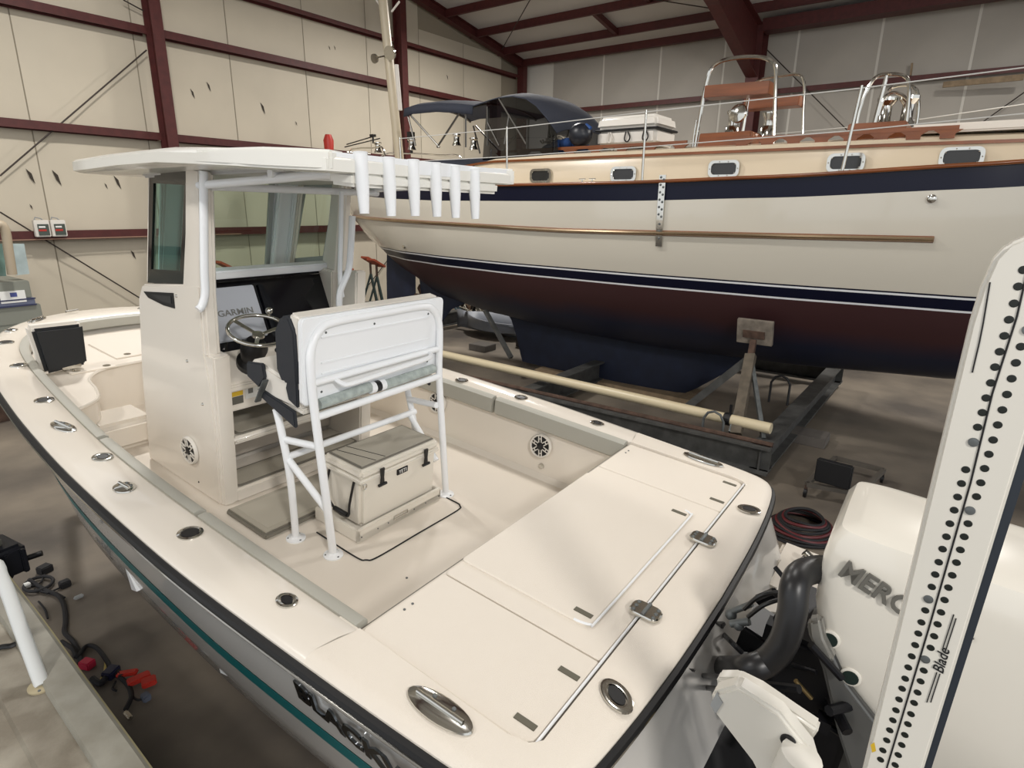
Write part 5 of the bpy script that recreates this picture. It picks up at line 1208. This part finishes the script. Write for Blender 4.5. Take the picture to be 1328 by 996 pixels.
# one long slab in the y-z plane, extended down below the frame
p_bl = xq(1120, 996); p_tl = xq(1258, 420); dl = (p_bl-p_tl); p_bl2 = p_bl+dl*.9
p_br = xq(1199, 996); p_tr = xq(1352, 500); dr = (p_br-p_tr); p_br2 = p_br+dr*.9
front = [p_bl2, p_bl, p_tl, xq(1272, 375), xq(1290, 335), xq(1308, 316), xq(1328, 308), xq(1350, 300), xq(1400, 300), xq(1402, 340), p_tr, p_br, p_br2]
MB().prism(front, (.055, 0, 0)).build('outer_arm', PW, an, bevel=.006, seg=3, smooth=True)
back = [p_br2, p_br, p_tr, xq(1402, 340), xq(1402, 340)+V(0, -.016, 0), p_tr+V(0, -.014, 0), p_br+V(0, -.011, 0), p_br2+V(0, -.011, 0)]
MB().prism([p+V(.008, 0, 0) for p in back], (.05, 0, 0)).build('rear_channel', mat('dark_blue_grey_channel', (40, 46, 54), .4), an)
# dark joint between the two halves, hole rows, bolts, print
jl = [(1128+20, 996), (1240, 640), (1262, 565), (1306, 410), (1318, 360), (1332, 315)]
jl = [(1150, 996), (1206, 810), (1259, 625), (1287, 510), (1319, 410), (1335, 340)]
MB().tube([xq(x_, y_, -.0005) for x_, y_ in jl], .0016, 6).build('joint', INK, an)
lh = [(1316, 352), (1323, 332)]
HOLE = mat('dark_hole', (14, 20, 14), .5)
pL = [(1142, 985), (1145, 973), (1150, 960), (1154, 947), (1158, 934), (1162, 921), (1166, 907), (1170, 893), (1174, 880), (1178, 865.5), (1182.5, 851), (1187, 836.5), (1191, 821.5), (1195, 807), (1200, 791.5), (1208.5, 761), (1213, 745), (1217.5, 729), (1222.5, 712), (1227.5, 696), (1232, 679), (1237.5, 661.5), (1242, 644.5), (1247, 627), (1252.5, 609), (1268, 554), (1274, 535), (1279, 516), (1285, 496.5), (1290.5, 476), (1296.5, 456), (1302.5, 435.5), (1308.5, 414.5), (1315, 393.5), (1320.5, 371.5), (1327, 350)]
pR = [(1153, 1000), (1161, 992), (1165, 979), (1169.5, 966), (1173.5, 953), (1177.5, 939), (1181.5, 926), (1185.5, 911.5), (1190, 898), (1194, 883.5), (1198, 869.5), (1207, 840), (1211.5, 825), (1216, 809.5), (1220.5, 794), (1225, 778), (1230, 762), (1235, 746), (1240.5, 729.5), (1245.5, 713), (1250.5, 696), (1255.5, 679), (1266.5, 644), (1272, 626), (1277, 607.5), (1282.5, 589), (1288, 570.5), (1294, 551), (1300, 531.5), (1306, 511.5), (1312, 491), (1317.5, 470.5), (1324, 449.5), (1337, 405), (1344, 382)]
ho = []
for px, py in pL+pR:
    q = xq(px, py, 0)
    if len(ho) < 1:
        h = MB().lathe(q, (-1, 0, 0), [(.0062, -.001), (.0062, .0006), (.0048, .0009)], 14).build('hole', HOLE, an); h['_q'] = 0; del h['_q']; ho.append((h, q))
    else:
        h = ho[0][0].copy(); COL.objects.link(h); h.parent = an; h.location = q-ho[0][1]; ho.append((h, q))
for px, py in ((1204, 777), (1262.5, 573.5), (1200, 855), (1258, 662), (1333, 428)):
    q = xq(px, py); MB().lathe(q, (-1, 0, 0), [(.0078, -.001), (.0074, .002), (.004, .0026)], 16).build('bolt', DULL, an, smooth=True)
ax0, ax1 = xq(1206, 912), xq(1238, 800); dn = (ax1-ax0).normalized()
for a_, b_ in (((1202, 911), (1215, 872)), ((1207, 911), (1219, 874)), ((1223, 840), (1237, 797)), ((1227, 842), (1240, 802))):
    MB().bar(xq(*a_, -.001), xq(*b_, -.001), .0016, .0008, up=(1, 0, 0)).build('pin_stripe', INK, an)
text('Blade', .024, xq(1221, 857, -.0012), dn, (0, 1, 0), INK, an, ext=.0004, bold=.0002, shear=.25)
q = [xq(x_, y_, -.001) for x_, y_ in ((1129, 966), (1134, 963), (1136, 974), (1131, 976))]; MB().prism(q, (.0006, 0, 0)).build('warning_sticker', YELLOW, an)
MB().tube([xq(x_, y_, -.0008) for x_, y_ in ((1284, 366), (1281, 384), (1275, 420), (1270, 445), (1264, 470), (1261, 483))], .0012, 6).build('joint', INK, an)
# base bracket and hinge links reaching to the transom
MB().prism([Bx(x_, y_, 1.45) for x_, y_ in ((921, 900), (955, 890), (1010, 925), (1050, 975), (1075, 1060), (1010, 1060), (975, 990), (925, 925))], (.06, 0, 0)).build('base_bracket', PW, an, bevel=.01, seg=3, smooth=True)
MB().prism([Bx(x_, y_, 1.52) for x_, y_ in ((928, 880), (955, 880), (985, 895), (1028, 925), (1062, 948), (1050, 965), (1010, 935), (960, 905), (930, 892))], (.05, 0, 0)).build('upper_link', PW, an, bevel=.008, seg=3, smooth=True)
MB().lathe(Bx(1022, 961, 1.448), (-1, 0, 0), [(.02, 0), (.018, .004)], 18).build('pivot_cap', BLACK, an)
MB().prism([Bx(x_, y_, 1.445) for x_, y_ in ((921, 914), (929, 899), (937, 912), (928, 926))], (.01, 0, 0)).build('side_emblem', GREYP, an)
MB().cyl(Bx(1025, 1010, 1.42), Bx(1040, 980, 1.42), .05, n=18).build('hydraulic_cylinder', PW, an, smooth=True)
MB().bar((1.42, .30, .02), (1.24, -.26, .10), .12, .10).build('mount_arm', PW, an, bevel=.01)

# ============================================================ LEFT FOREGROUND BOAT (part of its gunwale and deck)
fb = thing('weathered_skiff', 'weathered off-white boat gunwale in the lower left corner', 'boat', (0, 2.4, 0))
OLD = mat('weathered_deck', (158, 152, 138), .6, bump=.25, bscale=60, col2=(116, 108, 94), vscale=5)
OLDG = mat('weathered_gunwale', (150, 147, 136), .5, bump=.1, col2=(128, 124, 112), vscale=7)
gz_ = 1.5
E0 = [Wz(x_, y_, gz_) for x_, y_ in ((-60, 655), (0, 733), (50, 797), (100, 866), (150, 934), (205, 1010), (260, 1090))]
pat = [(0, -.02), (0, 0), (-.012, .012), (-.105, .012), (-.11, .0), (-.112, -.012), (-.22, -.016), (-.23, -.03), (-.33, -.036), (-.36, -.012), (-.42, -.014), (-.44, -.06), (-.5, -.30), (-.55, -.55), (-1.4, -.58)]
def offline(path, o_, dz):
    out = []
    for i, p in enumerate(path):
        t_ = (path[min(len(path)-1, i+1)]-path[max(0, i-1)]).normalized(); n_ = Vector((t_.y, -t_.x, 0))
        if n_.x < 0: n_ = -n_
        out.append(p+n_*o_+Vector((0, 0, dz)))
    return out
E1 = spline(E0, 4)
ln = [offline(E1, a_, b_) for a_, b_ in pat]
MB().loft(ln[:6]).build('gunwale', OLDG, fb, smooth=True); MB().loft(ln[5:12]).build('side_deck', OLD, fb, smooth=True); MB().loft(ln[11:]).build('liner', OLD, fb, smooth=True)
MB().loft([offline(E1, 0, -.02), offline(E1, .02, -.06), offline(E1, .035, -.12), offline(E1, -.02, -.5), offline(E1, -.2, -1.0), offline(E1, -.9, -1.2)]).build('hull_side', mat('dark_brown_hull', (62, 52, 44), .5), fb, smooth=True)
MB().loft([offline(E1, -.005, .005), offline(E1, .008, -.012), offline(E1, .0, -.02)]).build('edge_trim', mat('yellowed_trim', (170, 160, 120), .6), fb)
rb = Wz(55, 889, gz_-.01)
rt = thing('handrail_post', 'white painted rail post bolted to the weathered gunwale', 'handrail', tuple(rb))
d_ = W_(3, 752, 2, 1.78)
MB().tube(spline([rb, rb+(d_-rb)*.5, d_, d_+(d_-rb)*.2+Vector((-.03, 0, 0)), d_+(d_-rb)*.25+Vector((-.3, 0, 0))], 5), .024, 14).build('rail', mat('white_painted_rail', (206, 208, 206), .35), rt, smooth=True)
o = MB().lathe(rb, (0, 0, 1), [(.045, -.002), (.045, .004), (.03, .008)], 24).build('flange', mat('stained_flange', (170, 158, 128), .6), rt, smooth=True)
for k in range(3): a_ = 2*PI*k/3; MB().lathe(rb+Vector((.034*math.cos(a_), .034*math.sin(a_), .004)), (0, 0, 1), [(.006, 0), (.005, .004)], 8).build('screw', DULL, o)
cb = [Wz(x_, y_, 1.49) for x_, y_ in ((-30, 850), (0, 840), (14, 838), (26, 833))]
tag(MB().tube(spline(cb, 5), .012, 8).build('black_cable', HB, smooth=True), 'short thick black cable lying on the weathered side deck', 'cable')

# dark machine at the left edge
q = Wz(12, 705, 1.0)
t = thing('dark_machine', 'dark boxy machine with grey lid at the left edge beside the boat', 'machine', (q.x-.12, q.y, 0))
b0 = Wz(14, 735, .95); R = Matrix.Rotation(.15, 3, 'Z')
c_ = Vector((b0.x-.12, b0.y+.05, 1.02))
MB().box(c_, (.36, .34, .2), R=R).build('case', mat('blue_black_plastic', (28, 30, 38), .45), t, bevel=.03, seg=3, smooth=True)
for k in range(4): MB().box(c_+R @ Vector((-.12+.09*k, -.175, -.01)), (.03, .03, .16), R=R).build('rib', mat('blue_black_plastic', (28, 30, 38), .45), t, bevel=.006)
MB().box(c_+Vector((-.04, .02, .125)), (.26, .24, .05), R=R).build('lid', mat('grey_lid', (104, 104, 96), .6), t, bevel=.01)
MB().cyl(c_+Vector((.16, -.05, -.05)), c_+Vector((.28, -.10, -.03)), .018).build('lever', BLACK, t)
MB().box((c_.x, c_.y, .46), (.1, .1, .92)).build('stand', TF, t); MB().box((c_.x, c_.y, .02), (.4, .4, .04)).build('base', TF, t)
# wiring on the floor
def floor_pts(P_, h=.012): return [Wz(x_, y_, h+random.uniform(0, .02)) for x_, y_ in P_]
wh = thing('wiring_harness', 'tangled dark wiring harness with connectors on the floor beside the boat', 'wiring', tuple(Wz(110, 800, 0)))
WB_ = mat('harness_tape', (24, 23, 26), .7)
MB().tube(spline(floor_pts([(38, 752), (58, 765), (75, 772), (83, 785), (85, 805), (84, 820), (95, 832), (102, 845), (104, 860)]), 5), .018, 8).build('loom', WB_, wh, smooth=True)
MB().tube(spline(floor_pts([(80, 832), (95, 842), (100, 852), (112, 838), (125, 840), (138, 856), (145, 870), (160, 882), (168, 892), (170, 905), (163, 920)]), 5), .016, 8).build('loom', WB_, wh, smooth=True)
MB().tube(spline(floor_pts([(120, 880), (130, 886), (140, 876), (150, 870), (158, 878)]), 5), .022, 8).build('loom', WB_, wh, smooth=True)
for P_ in ([(40, 760), (52, 756), (58, 745)], [(45, 764), (62, 768), (82, 760)], [(168, 890), (172, 903), (180, 908), (188, 904)], [(150, 884), (146, 893), (152, 896)], [(50, 780), (58, 790), (62, 802)], [(60, 770), (70, 768), (84, 775)]):
    MB().tube(spline(floor_pts(P_), 5), .008, 6).build('wire', WB_, wh, smooth=True)
MB().tube(spline(floor_pts([(137, 858), (136, 870), (131, 882), (139, 878)]), 5), .009, 6).build('wire', mat('yellow_wire', (180, 160, 90), .6), wh)
q = Wz(50, 757, .03); MB().tube([q+Vector((.1*math.cos(a_), .12*math.sin(a_), 0)) for a_ in [2*PI*k/20 for k in range(20)]], .014, 6, closed=True).build('coil', WB_, wh, smooth=True)
def conn(px, py, sz, m_, nm='connector', ang=0):
    q = Wz(px, py, .03); return MB().box(q, sz, R=Matrix.Rotation(ang, 3, 'Z')).build(nm, m_, wh, bevel=.008)
conn(113, 861, (.07, .09, .06), mat('pink_red_plastic', (190, 40, 70), .5), ang=.4); conn(165, 873, (.05, .13, .03), RED, ang=.9); conn(180, 880, (.14, .07, .035), RED, ang=-.2); conn(193, 884, (.09, .08, .04), RED, ang=-.3)
conn(58, 738, (.10, .09, .07), WB_, ang=.3); conn(84, 757, (.08, .07, .06), WB_); conn(35, 759, (.05, .05, .04), WLAB); conn(102, 774, (.07, .03, .03), GREYP); conn(189, 904, (.05, .06, .05), mat('grey_blue_plastic', (90, 96, 110), .4)); conn(166, 928, (.03, .09, .03), CHROME); conn(144, 872, (.10, .08, .06), mat('dark_blue_plastic', (24, 26, 52), .5), ang=.5)

# ============================================================ GREY BOAT behind the bow, left edge
gb = thing('grey_work_boat', 'grey hulled boat with a blue stripe behind the bow at the left edge', 'boat', (1.6, 11, 0))
GH = mat('grey_green_hull', (128, 130, 120), .5)
gx = Wy(42, 390, 11.0).x
for z0, z1, xe, nm, m_ in ((0.5, 1.45, .12, 'lower_hull', GH), (1.45, 1.72, .09, 'upper_hull', GH), (1.72, 1.82, .035, 'blue_band', mat('blue_grey_band', (120, 126, 150), .5)), (1.82, 2.07, .01, 'coaming', GH)):
    MB().box(((gx+xe-2.4)/2, 11.6, (z0+z1)/2), (gx+xe+2.4, 1.2, z1-z0)).build(nm, m_, gb, bevel=.012)
for z in (1.72, 1.81): MB().box(((gx-2.4)/2+.02, 10.985, z), (gx+2.44, .02, .018)).build('pinstripe', mat('dark_blue_line', (50, 54, 84), .5), gb)
q = Wy(17, 385, 10.98); o = MB().box((q.x, 10.985, q.z), (.30, .01, .17)).build('registration_label', WLAB, gb); MB().box((q.x+.01, 10.978, q.z+.03), (.08, .004, .06)).build('emblem', mat('blue_ink', (70, 80, 140), .5), o)
MB().tube(spline([Wy(-12, 300, 10.9), Wy(0, 291, 10.9), Wy(7, 300, 10.9), Wy(11, 325, 10.9), Wy(16, 356, 10.9)], 5), .06, 12).build('tan_pipe', mat('tan_pipe', (168, 154, 132), .5), gb, smooth=True)
g4 = [Wy(x_, y_, 11.1) for x_, y_ in ((14, 316), (31, 316), (38, 355), (21, 357))]
MB().add(g4, [(0, 1, 2, 3)]).build('clear_panel', mat('milky_panel', (190, 206, 206), .3, var=.3, vscale=4), gb, solid=.02)
g4 = [Wy(x_, y_, 11.15) for x_, y_ in ((-30, 316), (4, 316), (8, 358), (-30, 358))]
MB().add(g4, [(0, 1, 2, 3)]).build('clear_panel', mat('green_panel', (120, 150, 140), .2, var=.4, vscale=3), gb, solid=.02)
MB().box(((gx-2.4)/2, 11.6, .25), (gx+1.6, .8, .5)).build('support_block', RUST, gb)

# ============================================================ BOAT STANDS, DOLLY AND CLUTTER
def jackstand(px, py, Y, lab, sc=1.0, extra=None):
    q = Wy(px, py, Y); t_ = thing('boat_stand', lab, 'boat stand', (q.x, q.y, 0), group='orange topped boat stands by the left wall')
    GT = mat('dark_green_steel', (46, 60, 58), .6, .3)
    for k in range(3):
        a_ = 2*PI*k/3+.4; MB().bar((q.x, q.y, q.z-.35), (q.x+.45*math.cos(a_), q.y+.45*math.sin(a_), .02), .05).build('leg', GT, t_)
    MB().cyl((q.x, q.y, q.z-.5), (q.x, q.y, q.z-.05), .03).build('screw_post', RUST, t_)
    OR_ = mat('orange_plywood', (170, 78, 50), .7, var=.25)
    MB().box((q.x, q.y, q.z), (.42, .3, .05), R=Matrix.Rotation(.5, 3, 'Y')).build('pad', OR_, t_); return t_
jackstand(488, 341, 12.5, 'orange topped boat stand by the wall, right one beyond the console'); jackstand(480, 338, 13.0, 'orange topped boat stand by the wall, left one of the close pair'); jackstand(446, 345, 12.8, 'orange topped boat stand seen beside the console pipe'); jackstand(293, 345, 12.6, 'orange topped boat stand seen through the windshield')
q = Wy(479, 385, 12.0); tag(MB().lathe((q.x, q.y, 0), (0, 0, 1), [(.22, 0), (.24, .3), (.2, .72), (.12, .84)], 16).build('steel_drum', mat('drab_drum', (86, 84, 72), .7, var=.4, vscale=6)), 'drab drum between the orange topped stands', 'drum')
# dolly
c0 = Wz(1050, 640, .06); c1 = Wz(1143, 627, .06); c2 = Wz(1062, 600, .2)
d = thing('wheeled_dolly', 'low steel dolly on casters on the open floor', 'dolly', (7.4, .6, 0))
P = [Wz(1046, 628, .16), Wz(1094, 632, .16), Wz(1146, 610, .16), Wz(1083, 594, .16)]
fr_ = mat('dull_frame', (104, 98, 90), .6, .3, var=.3)
MB().bar(P[0], Wz(1112, 640, .16), .05).build('frame_bar', fr_, d); MB().bar(Wz(1112, 642, .16), P[2], .05).build('frame_bar', fr_, d); MB().bar(P[3], P[2], .05).build('frame_bar', fr_, d); MB().bar(P[0], P[3], .05).build('frame_bar', fr_, d)
for q in (P[0], P[2], P[3], Wz(1110, 641, .16)):
    o = MB().lathe(Vector((q.x, q.y-.02, .055)), (0, 1, 0), [(.03, 0), (.055, .005), (.055, .035), (.03, .04)], 16).build('caster', BLACK, d, smooth=True); MB().bar((q.x, q.y, .06), (q.x, q.y, .15), .03).build('fork', RUST, o)
tt = thing('black_panel_box', 'black padded rectangular panel resting upright on the dolly', 'panel', tuple(Wz(1080, 625, .2)))
q4 = [Wz(x_, y_, h) for x_, y_, h in ((1057, 621, .22), (1103, 634, .22))]; a_, b_ = q4; up_ = Vector((0, 0, .28)); nn_ = (b_-a_).cross(up_).normalized()*.07
MB().prism([a_, b_, b_+up_, a_+up_], nn_).build('panel', mat('black_pad', (14, 14, 17), .7), tt, bevel=.015, seg=3, smooth=True)
# coiled hose behind the stern
cc_ = Wz(1040, 690, .0); ch_ = thing('coiled_hose', 'loose coil of dark and red hose on the floor behind the stern', 'hose', tuple(cc_))
for k in range(9):
    r_ = .34-.02*k; MB().tube([cc_+Vector((r_*math.cos(a_)*(1+.05*math.sin(3*a_+k)), r_*math.sin(a_), .016+.02*k+.008*math.sin(2*a_+k))) for a_ in [2*PI*j/28 for j in range(28)]], .016, 6, closed=True).build('coil', mat('dark_red_hose', (92, 30, 34), .5) if k in (2, 4, 7) else WB_, ch_, smooth=True)
# clutter seen under the yacht
random.seed(11)
tt = thing('scrap_pile', 'tangle of pale and bluish sticks and wire behind the yacht keel', 'pile', (13.6, 10.4, 0))
for nm, c_, n3 in (('pale_sticks', (176, 172, 160), 46), ('bluish_sticks', (92, 116, 130), 40), ('dark_sticks', (48, 44, 42), 60), ('brown_sticks', (110, 84, 64), 26)):
    m_ = MB()
    for k in range(n3):
        a_ = Vector((random.uniform(13.0, 14.2), random.uniform(8.4, 12.2), random.uniform(.0, .55))); dd = Vector((random.uniform(-.2, .2), random.uniform(-.7, .7), random.uniform(.1, .75))); m_.bar(a_, a_+dd, random.uniform(.02, .06))
    m_.build(nm, mat('scrap_'+nm, c_, .8), tt, kind='stuff')
m_ = MB(); m_.tube([Vector((12.9, 10.6+.3*math.cos(a_), .38+.3*math.sin(a_))) for a_ in [2*PI*k/24 for k in range(24)]], .05, 8, closed=True); m_.build('old_tyre', BLACK, tt, smooth=True)
tt = thing('upturned_dinghy', 'small pale grey dinghy hull lying beyond the cradle', 'dinghy', (12.1, 10.0, 0))
rr_ = []
for k in range(13):
    u = k/12; y_ = 8.6+2.2*u; w_ = .55*math.sin(PI*min(1, u*1.1+.12))**.6; rr_.append([Vector((12.1-w_, y_, .42+.12*u)), Vector((12.1-w_*.9, y_, .2)), Vector((12.1, y_, .03+.05*u)), Vector((12.1+w_*.9, y_, .2)), Vector((12.1+w_, y_, .42+.12*u))])
MB().loft(rr_).build('hull', mat('pale_grey_dinghy', (138, 142, 150), .5), tt, smooth=True, solid=.03)
q = Wz(655, 440, .3); tag(MB().box((11.6, q.y-.2, .3), (.5, .7, .6)).build('dark_crate', mat('dark_crate', (52, 46, 44), .8, var=.3), bevel=.01), 'dark crate standing on the floor behind the yacht keel', 'crate')
# red and wire gear above the hardtop (on a shelf of the yacht's stern)
q = Wy(427, 180, 12.6); q = Wx(426, 182, CX-.1); tt = thing('red_float', 'red rounded float on a pole showing above the hardtop corner', 'float', (q.x, q.y, 0))
MB().tube([q-Vector((0, 0, .35)), q, q+Vector((0, 0, .13))], [.10, .12, .07], 14).build('float', RED, tt, smooth=True); MB().cyl((q.x, q.y, 0), q-Vector((0, 0, .3)), .03).build('post', DULL, tt)
